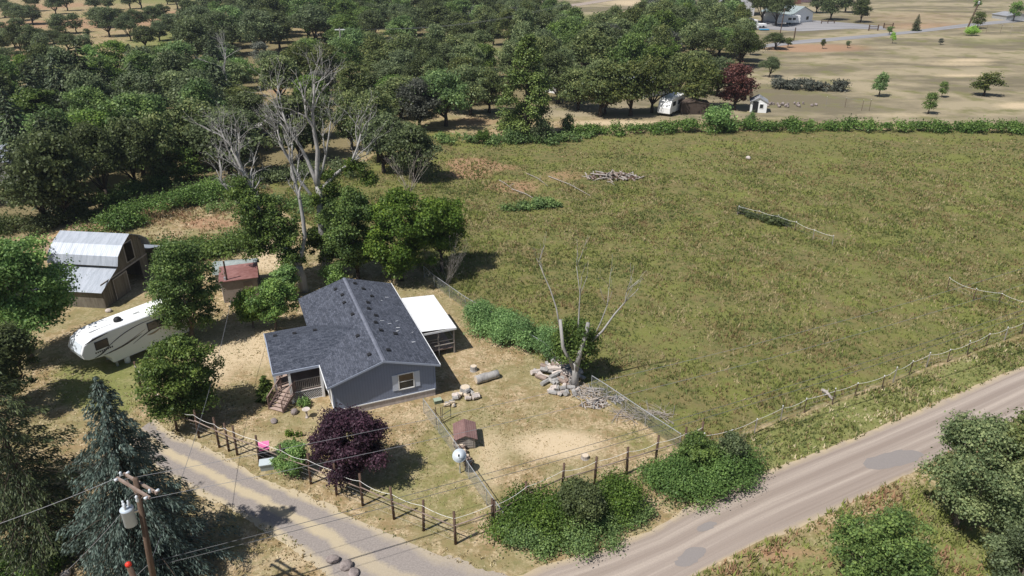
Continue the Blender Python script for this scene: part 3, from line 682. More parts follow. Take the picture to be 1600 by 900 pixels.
rr = rng(71); C = [(rr.uniform(-1.2,1.3), rr.uniform(.3,1.9), rr.uniform(1.6,4.6)) for _ in range(26)]
link_mesh('crown', leaf_mesh('snag_crown', C, [(.62,.62,.55)]*26, 8500, .15, 71), M['green'], root)

# ------------------------------------------------------------------ wood: shared tree shapes
LIB = {}
def cone_pine(name, H, Rr, seed):
    r = random.Random(seed); C = []; Rd = []
    for k in range(95):
        f = r.random()**.8; z = H*(.04+.93*f); rad = Rr*(1-f)**.6*r.uniform(.35, .95)+.1; an = r.uniform(0, 6.28); q = (.55+.5*(1-f))*r.uniform(.7, 1.2)
        C.append((rad*math.cos(an), rad*math.sin(an), z)); Rd.append((q, q, q*.8))
    mb = MB(); mb.tube([(0,0,-.2),(0,0,H*.5),(0,0,H*.97)], [.3,.2,.04], 7)
    for i in range(16): mb.tube([(0,0,C[i][2]*.95), C[i]], [.07,.02], 4)
    return leaf_mesh(name+'_crown', C, Rd, 26000, .19, seed), mb
def lib(kind, i):
    key = (kind, i)
    if key in LIB: return LIB[key]
    s = 200 + i*7 + len(LIB)
    if kind == 'oak': m = broad_meshes('oak', 8, 4.3, s, 8500, .27, bf=.03+.02*i, nclump=60, cr=.20, shape='umbrella' if i % 2 else 'round', nl=8, trunk_r=.28)
    elif kind == 'tall': m = broad_meshes('tall_tree', 11, 3.8, s, 9500, .27, bf=.03, nclump=64, cr=.22, shape='tall', nl=6, trunk_r=.26)
    elif kind == 'small': m = broad_meshes('small_tree', 4, 2.0, s, 2600, .20, bf=.12, nclump=26, cr=.26, nl=5, trunk_r=.13)
    elif kind == 'bush': m = broad_meshes('bush', 2.4, 1.9, s, 2600, .18, bf=.0, nclump=20, cr=.34, nl=4, trunk_r=.05)
    elif kind == 'conifer': m = conifer_meshes('conifer', 11, 2.9, s, 30, 10, 34, .28, .2, .02, .7, .3)
    elif kind == 'pine': m = cone_pine('pine', 13, 3.6, s)
    cm, mb = m
    t = bpy.data.meshes.new(kind+'_trunk'); t.from_pydata(mb.v, [], mb.f)
    for p_ in t.polygons: p_.use_smooth = True
    LIB[key] = (cm, t); return LIB[key]
MATC = {}
BASEH = {'oak': (8, 4.3), 'tall': (11, 3.8), 'small': (4, 2.0), 'bush': (2.4, 1.9), 'conifer': (11, 2.9), 'pine': (13, 3.6)}
def far(kind, px, py, H, Rr, leaf, label, name=None, cat='tree', group=None, g=None, bark='darkbark'):
    i = R.randrange(5 if kind in ('oak',) else 3); cm, tm = lib(kind, i)
    pos = g if g is not None else G(px, py); pos = Vector((pos[0], pos[1], float(relief(pos[0], pos[1]))))
    root = empty(name or {'oak':'oak_tree','tall':'leafy_tree','small':'small_tree','bush':'bush','conifer':'conifer_tree','pine':'pine_tree'}[kind], pos, R.uniform(0, 6.28), label, cat, group)
    h0, r0 = BASEH[kind]; root.scale = (Rr/r0, Rr/r0, H/h0)
    for nm, me_, mt in (('trunk', tm, M[bark]), ('crown', cm, M[leaf])):
        k = (me_.name, mt.name)
        if k not in MATC:
            q = me_.copy() if any(a[0] == me_.name for a in MATC) else me_
            q.materials.clear(); q.materials.append(mt); MATC[k] = q
        o = bpy.data.objects.new(nm, MATC[k]); COL.objects.link(o); o.parent = root
    return root
# singled-out trees and bushes
FAR = [
 ('oak',697,197,9.5,5.6,'green','broad open crowned oak with a dark forked trunk left of the big pine'),
 ('oak',735,180,9,5.2,'oak','yellowish oak just left of the big pine'),
 ('oak',765,176,8,4.0,'oak','oak tucked against the left flank of the big pine'),
 ('pine',823,216,16.5,5.2,'pine','big bright green cone shaped pine rising over the field edge'),
 ('bush',845,222,3.6,1.9,'darkoak','very dark round bush at the foot of the big pine'),
 ('bush',800,222,2.6,1.8,'green','dark bush on the left of the foot of the big pine'),
 ('bush',758,224,2.4,1.5,'bramble','low bush at the field corner left of the big pine'),
 ('bush',887,208,3.0,1.5,'oak','small loose bush on the field edge right of the big pine'),
 ('oak',872,162,8,4.6,'darkoak','oak behind the right side of the big pine'),
 ('oak',938,182,8,5.0,'oak','oak over the dry bank, first right of the pine'),
 ('oak',903,172,6.6,4.2,'oak','oak standing in front of the pale blue roofed building'),
 ('oak',945,178,6,3.6,'oak','small oak with twin trunks on the dry bank'),
 ('oak',985,181,8,4.6,'oak','oak left of the white vehicle under the trees'),
 ('oak',1018,176,8.5,4.0,'oak','oak whose crown hides the front of the white vehicle'),
 ('oak',1086,170,7.6,4.6,'oak','oak above the dark brown shed, left of the burgundy tree'),
 ('oak',1060,150,7.2,4.2,'oak','oak behind the white vehicle under the trees'),
 ('oak',1120,150,6.2,3.8,'darkoak','oak directly behind the burgundy tree'),
 ('oak',1147,172,7.0,4.2,'burgundy','dark burgundy leaved tree beside the little white shed'),
 ('bush',1125,207,5.0,3.0,'bright','tall bright green bush in the hedgerow at the top of the field'),
 ('bush',1172,200,2.6,1.0,'bramble','thin upright bush in the hedgerow below the little white shed'),
 ('oak',1202,121,4.6,2.5,'darkoak','lone round oak at the left side of the dry meadow'),
 ('oak',1211,77,4.4,4.2,'darkoak','broad low bush-like oak beside the end of the paved road'),
 ('small',1231,74,3.0,1.6,'oak','little sapling right of the low oak by the paved road'),
 ('oak',1172,86,5.0,2.0,'darkoak','slim oak at the right end of the oak wood'),
 ('small',1373,151,4.9,2.2,'green','small dark round tree alone in the middle of the meadow'),
 ('small',1471,152,3.2,1.3,'green','little tree leaning right in the meadow'),
 ('small',1537,150,4.9,3.5,'oak','wide flat topped tree at the right of the meadow'),
 ('small',1450,178,4.0,1.6,'green','small tiered tree just above the hedgerow in the meadow'),
 ('conifer',1430,50,5.4,1.6,'fir','dark pointed tree on the verge of the far paved road'),
 ('small',1389,55,2.8,1.4,'green','small dark bush on the near verge of the far road'),
 ('small',1394,68,3.4,1.1,'lime','tiny lime sapling below the far road'),
 ('bush',1518,57,3.0,2.6,'lime','bright lime round bush under the far utility pole'),
 ('small',1525,17,4.2,2.2,'bright','light green tree beyond the far utility pole'),
 ('small',1582,37,7.6,3.0,'bright','bright green tree at the top right beside the far roof'),
 ('small',1526,47,5.6,3.0,'oak','bushy tree at the right foot of the far utility pole'),
 ('small',1469,70,1.8,1.0,'grey','tiny grey dead looking bush in the meadow below the far road'),
 ('small',1285,76,2.9,.95,'darkoak','small dark column shaped shrub left of a matching pair in the meadow'),
 ('small',1324,75,2.2,.9,'darkoak','small dark clipped shrub right of a matching pair in the meadow'),
 ('oak',1344,37,6.0,3.3,'darkoak','round oak standing free right of the far white gabled house'),
 ('oak',1297,33,8.2,4.4,'darkoak','oak in front of the right end of the far white gabled house'),
 ('oak',1320,22,8.6,4.6,'darkoak','oak at the back of the clump right of the far gabled house'),
 ('oak',1275,22,7.4,3.8,'darkoak','oak overhanging the roof of the far white gabled house'),
 ('oak',1345,18,7.0,3.6,'darkoak','rightmost back oak of the clump beside the far gabled house'),
 ('oak',1212,40,8.8,4.6,'darkoak','large oak left of the far white gabled house'),
 ('oak',1190,36,9.4,4.6,'darkoak','large oak over the parked trucks in the far yard'),
 ('oak',1222,22,9.0,4.6,'darkoak','oak behind the pair left of the far gabled house'),
 ('oak',1203,15,9.4,4.8,'darkoak','hindmost oak between the two far houses'),
 ('oak',1146,30,6.5,3.2,'darkoak','oak right in front of the grey roofed far house'),
 ('small',300,288,5.4,2.5,'green','small round tree on its own beside the dirt track'),
 ('oak',106,346,10.5,5.0,'darkoak','big oak with a thick dark trunk at the lower edge of the left wood'),
 ('oak',74,350,8.0,4.0,'darkoak','dark oak left of the thick trunked oak at the left edge'),
 ('oak',170,318,10.0,4.2,'darkoak','oak over the dirt track right of the thick trunked one'),
 ('oak',215,300,9.6,4.2,'darkoak','oak above the middle of the dirt track'),
 ('oak',255,292,9.6,4.0,'oak','oak above the upper end of the dirt track'),
 ('oak',105,300,10,4.6,'darkoak','oak a little right of the metal roof at the left edge'),
 ('conifer',150,200,14.5,4.0,'fir','tallest dark pointed conifer in the left wood'),
 ('conifer',112,210,13.0,4.0,'fir','dark conifer left of the tallest one in the left wood'),
 ('conifer',72,222,12.5,4.0,'fir','dark conifer nearest the left edge in the left wood'),
 ('conifer',178,190,10.5,3.2,'fir','shorter dark conifer right of the tallest one'),
 ('conifer',283,165,7.5,1.9,'spruce','small pale blue spruce peeking out of the left wood'),
 ('tall',25,195,8,4.2,'bright','bright green tree at the left edge behind the wood'),
 ('tall',50,135,7,4.2,'bright','bright green tree at the left edge below the dry hillside'),
 ('oak',648,284,7.8,4.6,'darkoak','dark oak at the left corner of the field'),
 ('oak',600,270,8.0,4.4,'darkoak','dark oak behind the dry stems at the field corner'),
 ('small',408,100,5.5,3.0,'grey','grey leaved willow by the small grass clearing'),
 ('small',480,118,6.5,3.0,'bright','light green tree on the right of the small grass clearing'),
 ('small',352,118,5.5,3.0,'bright','light green tree left of the grey willow'),
]
for f in FAR:
    q_ = 1.22 if (860 < f[1] < 1160 and 140 < f[2] < 185 and f[0] == 'oak') else 1.3 if (f[2] < 42 and f[0] == 'oak') else 1.0
    far(f[0], f[1], f[2], f[3]*q_, f[4]*q_, f[5], f[6], cat='bush' if f[0] == 'bush' else 'tree')
# savanna oaks on the far dry hillside, left to right
HS = [(8,24,7,5),(22,30,6,4.5),(5,52,4,3),(38,36,7,5.2),(52,37,7,4.5),(12,60,3,3),(28,44,4,3),(56,14,7,4),(88,20,9,4.5),(106,14,8,4.5),(150,13,8,5),(170,14,8,5),(204,12,8,4.5),(222,12,8,5),(278,13,8,5),(262,4,6,4),
      (95,52,6.5,4),(120,50,7,3.2),(172,56,8.5,5.5),(155,42,6,4.5),(210,50,8,4),(186,38,6,4),(205,62,7,3.5),(240,40,7,4.5),(272,58,7,5),(255,30,6,4),(298,40,8,5),(318,30,7,5),(340,14,7,5),(365,20,7,5),(330,48,7,5),
      (24,72,5,3.5),(5,82,7,3),(35,84,8,3.5),(55,88,8,4),(72,94,8.5,3.6),(98,60,4,3),(108,78,5,4),(135,82,6,3),(60,64,4,4),(85,66,4,4),(10,98,4,4),(138,58,3,1.6),(298,62,7,5),(250,62,6,4),(228,72,7,4.5),(400,18,8,5.5),(430,22,8,5.5),(455,14,8,5.5),(385,38,8,5.5)]
ordn = ['first','second','third','fourth','fifth','sixth','seventh','eighth','ninth','tenth','eleventh','twelfth','thirteenth','fourteenth','fifteenth','sixteenth','seventeenth','eighteenth','nineteenth','twentieth','twenty-first','twenty-second','twenty-third','twenty-fourth','twenty-fifth','twenty-sixth','twenty-seventh','twenty-eighth','twenty-ninth','thirtieth','thirty-first','thirty-second','thirty-third','thirty-fourth','thirty-fifth','thirty-sixth','thirty-seventh','thirty-eighth','thirty-ninth','fortieth']
rows = {0: 'back', 1: 'middle', 2: 'front'}
HS2 = []
for h in HS: HS2.append((0 if h[1] < 32 else 1 if h[1] < 60 else 2, h))
for rw in range(3):
    lst = sorted([h for k, h in HS2 if k == rw])
    for i, (px, py, H, Rr) in enumerate(lst):
        far('oak' if Rr > 3.2 else 'small', px, py+3, H*R.uniform(.85, 1.15), Rr*R.uniform(.9, 1.25), 'darkoak', 'dark oak on the far dry hillside, %s from the left in the %s row' % (ordn[i], rows[rw]), group='oaks dotted over the dry hillside')
# woods filled by rejection sampling in world space
def wood(poly, space, kinds, wname, seed, group, excl=(), cap=200):
    r = random.Random(seed); P = wpoly(poly); xs_ = [p.x for p in P]; ys_ = [p.y for p in P]; pts = []
    tries = 0
    while tries < 9000 and len(pts) < cap:
        tries += 1; x = r.uniform(min(xs_), max(xs_)); y = r.uniform(min(ys_), max(ys_))
        if float(sdpoly(np.array(x), np.array(y), P)) < 0: continue
        px, py = Pj(x, y)
        if px < -70 or px > 1670: continue
        if any(((px-e[0])/e[2])**2 + ((py-e[1])/e[3])**2 < 1 for e in excl): continue
        if any((x-a)**2 + (y-b)**2 < space**2 for a, b in pts): continue
        pts.append((x, y))
    pts.sort(key=lambda q: q[1]); nr = max(1, round(len(pts)/13)); per = math.ceil(len(pts)/nr)
    out = []
    for k in range(nr):
        row = sorted(pts[k*per:(k+1)*per])
        for i, (x, y) in enumerate(row):
            kd, leaf, h0, h1, r0, r1, desc = r.choices(kinds, [q[7] if len(q) > 7 else 1 for q in kinds])[0][:7]
            rn = 'front row' if k == 0 else 'back row' if k == nr-1 else ordn[k]+' row'
            far(kd, 0, 0, r.uniform(h0, h1), r.uniform(r0, r1)*1.14, leaf, '%s, %s from left in %s of %s' % (desc, ordn[i], rn, wname), group=group, g=(x, y, 0))
    return len(pts)
EX = [(450,100,30,22),(607,62,18,42),(785,98,30,24),(930,40,45,20),(430,140,22,14),(605,82,18,8),(560,100,22,8),(740,188,50,12),(1095,112,40,9),(380,30,22,10),(1080,107,34,8),(440,205,24,14),(700,84,22,11),(850,78,24,10),(662,72,16,12),(400,142,15,12),(540,150,20,8),(960,110,26,7),(640,130,18,8)]
KO = [('oak','oak',5.5,9.8,3.2,5.8,'olive green oak',3),('oak','darkoak',6,10,3.4,5.8,'dark green oak',2.4),('oak','green',6,9.5,3.2,5.2,'fresh green oak',1.8),('oak','grey',6,8.5,3.4,4.6,'grey green oak',.8),('tall','oak',8,11,3.2,4.2,'upright olive tree',1),('oak','bright',6,8,3.4,4.4,'light green oak',.5)]
cnt = [wood([(-60,190),(0,158),(110,145),(230,128),(345,122),(352,200),(345,270),(255,285),(190,298),(110,325),(-60,330)], 6.6, [('tall','green',9,12,3.4,4.4,'tall green tree',2),('oak','darkoak',8,11,3.8,5,'dark green oak',3),('oak','oak',8,10,3.8,5,'olive green oak',2),('conifer','fir',9,13,2.8,3.6,'dark conifer',1.2),('tall','bright',7,10,3.2,4.2,'light green tree',.8)], 'the left wood', 81, 'trees of the left wood', [(0,285,44,40),(300,130,22,12),(200,150,16,9)]),
 wood([(352,110),(430,118),(560,100),(700,95),(775,100),(772,168),(690,172),(640,225),(590,255),(500,250),(430,262),(352,285)], 8.0, KO, 'the wood behind the cottonwoods', 82, 'trees of the wood behind the cottonwoods', EX),
 wood([(788,70),(850,62),(885,62),(930,78),(985,50),(1010,28),(1140,26),(1160,70),(1160,105),(1110,118),(1045,135),(880,150),(790,135)], 7.6, [(q[0], q[1], q[2]*1.18, q[3]*1.2, q[4]*1.1, q[5]*1.1, *q[6:]) for q in KO], 'the wood beside the pine', 83, 'oaks right of the big pine', EX),
 wood([(560,4),(830,-8),(830,22),(760,36),(700,50),(640,95),(500,92),(490,70),(560,55)], 10.5, [('oak','darkoak',8,11,4.5,6.5,'dark green oak',3),('tall','green',9,13,4,5.2,'tall fresh green tree',2),('conifer','pine',10,14,3,4,'mid green conifer',1)], 'the far top wood', 84, 'trees of the far wood', EX),
 wood([(300,108),(330,60),(400,50),(480,40),(560,22),(600,30),(600,42),(560,56),(480,76),(430,86),(350,96)], 9.6, [('oak','darkoak',10,12.5,5,6.6,'large dark oak',4),('tall','green',11,14,4.4,5.6,'tall dark green tree',1.4)], 'the belt above the clearing', 85, 'trees of the dark belt', EX),
 wood([(690,45),(800,30),(890,25),(895,48),(840,62),(700,88)], 8.5, KO, 'the wood beyond the pine', 86, 'trees beyond the big pine', EX)]
print('TREES', cnt)

# ------------------------------------------------------------------ brambles and hedges
def hedge(name, pts, label, leaf='bramble', H=1.4, wd=1.4, n=9000, size=.16, seed=1, m=26, cat='bushes', kind='stuff', px=True, mat2=None):
    r = rng(seed); P = np.array([[p.x, p.y] for p in wpoly(pts)]) if px else np.array(pts)
    d = np.r_[0, np.cumsum(np.hypot(*np.diff(P, axis=0).T))] if len(P) > 1 else np.array([0.])
    C = []; Rd = []
    for k in range(m):
        t = r.uniform(0, d[-1]); x = np.interp(t, d, P[:,0]); y = np.interp(t, d, P[:,1])
        s = wd*r.choice([.18,.28,.4,.52,.6])*r.uniform(.8, 1.15); q = r.normal(0, wd*.42, 2); z = H*r.uniform(.15, .75)*(1-min(1, np.hypot(*q)/(wd*1.6))*.6)
        C.append((x+q[0], y+q[1], z)); Rd.append((s, s, max(.35, s*.7)))
    me = leaf_mesh(name, C, Rd, n, size, seed, .8, -.3)
    o = link_mesh(name, me, M[leaf]); tag(o, label, cat); o['kind'] = kind
    return o
hedge('bramble_thicket', [(800,822),(850,826),(900,824),(955,802),(985,788)], 'bramble thicket between the post and rail fence and the road, left patch', n=44000, H=1.9, wd=1.7, seed=1, m=90, size=.10)
hedge('bramble_thicket', [(795,838),(830,852),(900,845),(985,808)], 'bright low bramble skirt on the road side of the left thicket', n=24000, H=1.1, wd=1.3, seed=2, m=60, size=.095, leaf='green')
near('round_bush', 905, 820, 2.9, 1.7, 91, 'darkoak', 'darkbark', 'dark round bush rising out of the left bramble patch by the road', 11000, .14, 'bush', nclump=36, cr=.27, bf=.0)
hedge('bramble_thicket', [(1035,757),(1080,757),(1110,765),(1148,733)], 'bramble thicket beside the road, right patch below the fence corner', n=40000, H=1.9, wd=1.7, seed=3, m=80, size=.10)
near('round_bush', 1083, 738, 3.0, 1.25, 92, 'green', 'darkbark', 'upright green bush in front of the fence corner', 8000, .14, 'bush', nclump=28, cr=.28, bf=.0)
near('round_bush', 1140, 732, 2.7, 1.3, 93, 'darkoak', 'darkbark', 'dark round bush at the right end of the right bramble patch', 8000, .14, 'bush', nclump=28, cr=.28, bf=.0)
hedge('bramble_thicket', [(738,500),(770,515),(800,525),(845,545),(862,560)], 'dense hedge of shrubs along the fence between yard and field', n=44000, H=2.6, wd=1.6, seed=5, m=80, size=.105, leaf='bramble')
hedge('bramble_thicket', [(770,530),(800,540)], 'low dark shrubs in front of the yard hedge', n=2500, H=.8, wd=.8, seed=6, m=10, size=.14, leaf='darkoak')
hedge('bramble_thicket', [(150,372),(200,352),(250,335),(300,318),(350,305)], 'long bramble bank between the barn and the dirt track', n=16000, H=2.2, wd=2.6, seed=7, m=70, size=.20)
hedge('bramble_thicket', [(240,400),(300,400),(350,390),(395,380)], 'green weeds and brambles between the barn and the cottonwoods', n=13000, H=1.4, wd=2.6, seed=8, m=60, size=.19, leaf='green')
hedge('hedgerow', [(880,212),(1000,207),(1100,205),(1200,203),(1300,203),(1400,204),(1500,206),(1640,209)], 'green bramble hedgerow along the top edge of the field', n=30000, H=1.9, wd=2.1, seed=9, m=260, size=.26, cat='hedge')
hedge('hedgerow', [(690,222),(760,222),(860,222),(930,212)], 'low rough hedge at the upper left corner of the field', n=7000, H=1.4, wd=2.2, seed=10, m=60, size=.28, cat='hedge', leaf='green')
hedge('grey_hedge', [(1214,138),(1240,140),(1270,140),(1300,142),(1318,142)], 'long low grey green hedge alone in the dry meadow', n=6000, H=2.4, wd=2.2, seed=12, m=46, size=.32, leaf='grey', cat='hedge')
hedge('weeds', [(1155,335),(1185,342),(1225,356)], 'dark green weeds grown along the short fence in the field', n=3500, H=.9, wd=.9, seed=13, m=30, size=.2, leaf='darkoak', cat='weeds')
hedge('weeds', [(800,330),(840,325),(870,322)], 'dark green nettles beside the fallen logs in the field', n=4000, H=.8, wd=1.4, seed=14, m=24, size=.2, leaf='green', cat='weeds')
hedge('ground_cover', [(-20,880),(30,885),(80,870),(40,930)], 'bright green ground cover in the bottom left corner', n=9000, H=.8, wd=1.2, seed=15, m=40, size=.14, leaf='bright', cat='ground cover')
hedge('flower_bed', [(470,632),(480,636)], 'low plants in the bed below the porch lattice', n=1200, H=.6, wd=.4, seed=16, m=8, size=.1, leaf='bright', cat='plants')
hedge('weeds', [(455,672),(470,690)], 'small weeds by the path in front of the porch', n=500, H=.3, wd=.4, seed=17, m=6, size=.1, leaf='bright', cat='weeds')

hedge('scrub', [(330,330),(380,322),(440,318),(500,325)], 'rough weeds and small brambles below the wood behind the cottonwoods', n=8000, H=.9, wd=2.2, seed=21, m=44, size=.18, leaf='green', cat='weeds')
hedge('scrub', [(120,352),(200,322),(260,305),(340,292)], 'rough weeds at the foot of the left wood above the dirt track', n=7000, H=.9, wd=1.6, seed=22, m=50, size=.18, leaf='darkoak', cat='weeds')
hedge('scrub', [(355,300),(420,285),(500,268),(560,275)], 'undergrowth along the lower edge of the wood behind the cottonwoods', n=9000, H=1.8, wd=2.4, seed=23, m=50, size=.22, leaf='darkoak', cat='undergrowth')
hedge('scrub', [(-30,362),(40,358),(100,350),(150,332)], 'dark undergrowth at the foot of the oaks near the left edge', n=12000, H=1.7, wd=2.2, seed=24, m=46, size=.18, leaf='darkoak', cat='undergrowth')  # bushes added to dim the bright ground, standing in for shade under the oaks
hedge('scrub', [(150,325),(215,302),(260,290),(300,280)], 'dark undergrowth beneath the left wood above the dirt track', n=12000, H=1.8, wd=2.2, seed=25, m=46, size=.18, leaf='green', cat='undergrowth')  # same added growth, continuing the shade stand-in along the wood's foot
TRK = wpoly([(60,380),(150,335),(215,303),(280,285),(360,278),(420,285),(440,330),(400,375),(330,405),(240,420),(220,380),(140,372)])
o = grass('track_side_grass', TRK, 12, .3, [TN,ST,RD,BR,OL,TN], 17, [3,2,2,2,1.4,2], lim=(-80,60,0,110)); tag(o, 'tall dry reddish and straw grass between the dirt track and the sheds', 'grass')
# ------------------------------------------------------------------ the house
n = NT('asphalt_shingles'); tc = n.obj()
br = n.n('ShaderNodeTexBrick'); br.inputs['Scale'].default_value = 1.0; br.inputs['Brick Width'].default_value = .33; br.inputs['Row Height'].default_value = .145
br.inputs['Mortar Size'].default_value = .008; br.inputs['Color1'].default_value = (.034,.040,.055,1); br.inputs['Color2'].default_value = (.095,.105,.135,1); br.inputs['Mortar'].default_value = (.02,.022,.03,1)
SHN = n; n.l(n.mapv(tc, (1,1,1), (0,0,math.pi/2)), br.inputs['Vector'])
f = n.noise(7, 6, .85, tc); f2 = n.noise(.9, 4, .6, tc)
c = n.mix(n.ramp(f, [(.50,0.),(.68,.8)]), br.outputs[0], (.19,.20,.235)); c = n.mix(n.math('MULTIPLY', f2, .35), c, (.07,.075,.09))
n.bump(br.outputs[1], .3, .01); M['shingle'] = n.setc(c, .92, .15)
n = NT('porch_shingles'); tc = n.obj(); b2 = n.n('ShaderNodeTexBrick'); b2.inputs['Scale'].default_value = 1.0; b2.inputs['Brick Width'].default_value = .33; b2.inputs['Row Height'].default_value = .145
b2.inputs['Mortar Size'].default_value = .008; b2.inputs['Color1'].default_value = (.034,.040,.055,1); b2.inputs['Color2'].default_value = (.085,.095,.12,1); b2.inputs['Mortar'].default_value = (.02,.022,.03,1)
n.l(tc, b2.inputs['Vector']); f = n.noise(7, 6, .85, tc); c = n.mix(n.ramp(f, [(.50,0.),(.68,.75)]), b2.outputs[0], (.17,.18,.215)); M['shingle2'] = n.setc(c, .92, .15)
n = NT('blue_grey_siding'); tc = n.obj(); wv = n.n('ShaderNodeTexWave', wave_type='BANDS', bands_direction='X'); wv.inputs['Scale'].default_value = 1.57; wv.inputs['Distortion'].default_value = 0
n.l(tc, wv.inputs[0]); g_ = n.ramp(wv.outputs[1], [(.0,0.),(.035,1.)]); f = n.noise(1.5, 4, .6, tc)
c = n.mix(f, (.20,.235,.33), (.245,.285,.395)); c = n.mix(g_, (.155,.18,.25), c); n.bump(g_, .6, .01); M['siding'] = n.setc(c, .7, .3)
M['skirt'] = worn('skirting', (.38,.34,.33), (.55,.50,.48), 5, .8, bump=.1, stretch=(3,3,.3))
M['trim'] = NT('grey_blue_trim').setc((.34,.38,.47), .6)
M['deck'] = worn('deck_wood', (.30,.22,.18), (.46,.35,.30), 9, .85)
M['stairrail'] = worn('stair_rail', (.16,.105,.09), (.27,.19,.165), 9, .85)
M['dark'] = NT('porch_interior').setc((.09,.085,.085), .8)
HA = math.radians(22.3)
house = empty('blue_house', (-12.67, 42.16, 0), HA, 'blue grey single storey house with a dark slate shingle roof and corner porch', 'house')
EV, RG = 2.8, 4.05; SL = (RG-EV)/4.0
MB().ext([(.3,.3,.6),(7.7,.3,.6),(7.7,.3,EV+.04),(4,.3,RG-.06),(.3,.3,EV+.04)], (0,14.1,0)).build('wall', M['siding'], house)
MB().box(.32,.32,0,7.68,14.38,.6).build('skirting', M['skirt'], house)
mb = MB(); mb.box(.27,.27,.55,7.73,.3,.63); mb.box(7.7,.27,.55,7.73,14.4,.63); mb.box(.27,.3,.55,.3,3.4,.63); mb.build('base_trim', M['white'], house)
mb = MB(); mb.box(.26,.26,.63,.36,.36,EV); mb.box(7.64,.26,.63,7.74,.36,EV); mb.build('corner_board', M['siding'], house)
rl = MB().slab([(4.0,0,RG),(4.0,14.7,RG),(-.05,14.7,EV-.01),(-.05,0,EV-.01)], .1).build('roof', M['shingle'], house)
rr_ = MB().slab([(4.0,0,RG),(8.05,0,EV-.01),(8.05,14.7,EV-.01),(4.0,14.7,RG)], .1).build('roof', M['shingle'], house)
mb = MB(); mb.slab([(3.86,-.01,RG-.02),(4.0,-.01,RG+.03),(4.0,14.71,RG+.03),(3.86,14.71,RG-.02)], .02); mb.slab([(4.0,-.01,RG+.03),(4.14,-.01,RG-.02),(4.14,14.71,RG-.02),(4.0,14.71,RG+.03)], .02)
mb.build('ridge_cap', worn('ridge_shingle', (.11,.12,.15), (.19,.20,.24), 18, .9), rl)
mb = MB()
for (a, b) in (((-.05,-.03,EV-.09),(4.0,-.03,RG-.08)), ((4.0,-.03,RG-.08),(8.05,-.03,EV-.09))): mb.bar(a, b, .03, .15)
mb.build('rake_trim', M['trim'], house)
MB().box(8.05,-.02,EV-.16,8.10,14.72,EV).build('gutter', M['white'], house)
MB().box(-.10,-.02,EV-.16,-.05,3.2,EV).build('gutter', M['white'], house)
def vent(u, v, side):
    z = RG - abs(u-4)*SL
    o = MB().box(-.14,-.16,0,.14,.16,.10).build('roof_vent', M['black'], rl if u < 4 else rr_); o.location = (u, v, z+.0); o.rotation_euler = (0, side*math.atan(SL), 0)
for (u, v) in [(4.7,1.6),(5.9,4.4),(4.9,4.8),(4.8,6.1),(5.1,7.4),(4.8,8.6),(5.0,9.8),(5.6,11.2),(5.2,12.6),(4.7,13.6)]: vent(u, v, 1)
for (u, v) in [(3.3,1.5),(3.1,4.6),(3.4,8.0),(3.2,10.4),(3.3,11.8),(3.0,13.3)]: vent(u, v, -1)
sc_m = NT('bare_spot').setc((.55,.56,.58), .8)
for (u, v, a, w_) in [(7.0,3.3,.5,.12),(6.2,5.0,1.0,.14),(6.4,5.6,.3,.10),(7.4,5.0,.9,.05),(5.9,6.2,.4,.06),(6.6,6.8,.7,.05),(5.4,6.6,.2,.05),(6.3,10.6,.9,.05),(6.9,11.4,.3,.07),(5.9,12.6,1.2,.05)]:
    o = MB().box(-.16,-w_/2,0,.16,w_/2,.012).build('bare_spot', sc_m, rr_); o.location = (u, v, RG-abs(u-4)*SL+.002); o.rotation_euler = (0, math.atan(SL), a)
# gable window
def window(parent, x, z, w_, h_, y, shut=True):
    fr = MB(); t = .07
    fr.box(x-w_/2-t,y-.06,z-t,x+w_/2+t,y,z); fr.box(x-w_/2-t,y-.06,z+h_,x+w_/2+t,y,z+h_+t); fr.box(x-w_/2-t,y-.06,z,x-w_/2,y,z+h_); fr.box(x+w_/2,y-.06,z,x+w_/2+t,y,z+h_)
    wn = fr.build('window', M['white'], parent)
    MB().box(x-w_/2,y-.02,z,x+w_/2,y-.004,z+h_/2-.02).build('pane', M['glass'], wn)
    MB().box(x-w_/2,y-.02,z+h_/2+.02,x+w_/2,y-.004,z+h_).build('pane', worn('screen_glass', (.10,.07,.045), (.16,.12,.08), 5, .4), wn)
    MB().box(x-w_/2,y-.04,z+h_/2-.02,x+w_/2,y-.004,z+h_/2+.02).build('sash_bar', M['white'], wn)
    if shut:
        for s in (-1, 1):
            cx = x+s*(w_/2+t+.22); sh = MB(); sh.box(cx-.20,y-.035,z-.05,cx+.20,y-.001,z+h_+.05)
            sh.build('shutter', NT('shutter_paint').setc((.55,.60,.70), .6) if 'shp' not in M else M['shp'], parent)
window(house, 5.55, 1.22, 1.05, 1.2, .3)
# left wall: white door/window piece near the front corner
mb = MB(); mb.box(.22,.9,1.0,.3,1.9,2.3); mb.build('side_window', M['white'], house); MB().box(.20,1.0,1.1,.225,1.8,2.2).build('pane', M['glass'], house)
for v0 in (.42, 1.95): MB().box(.25,v0,.95,.3,v0+.42,2.35).build('shutter', M['white'], house)
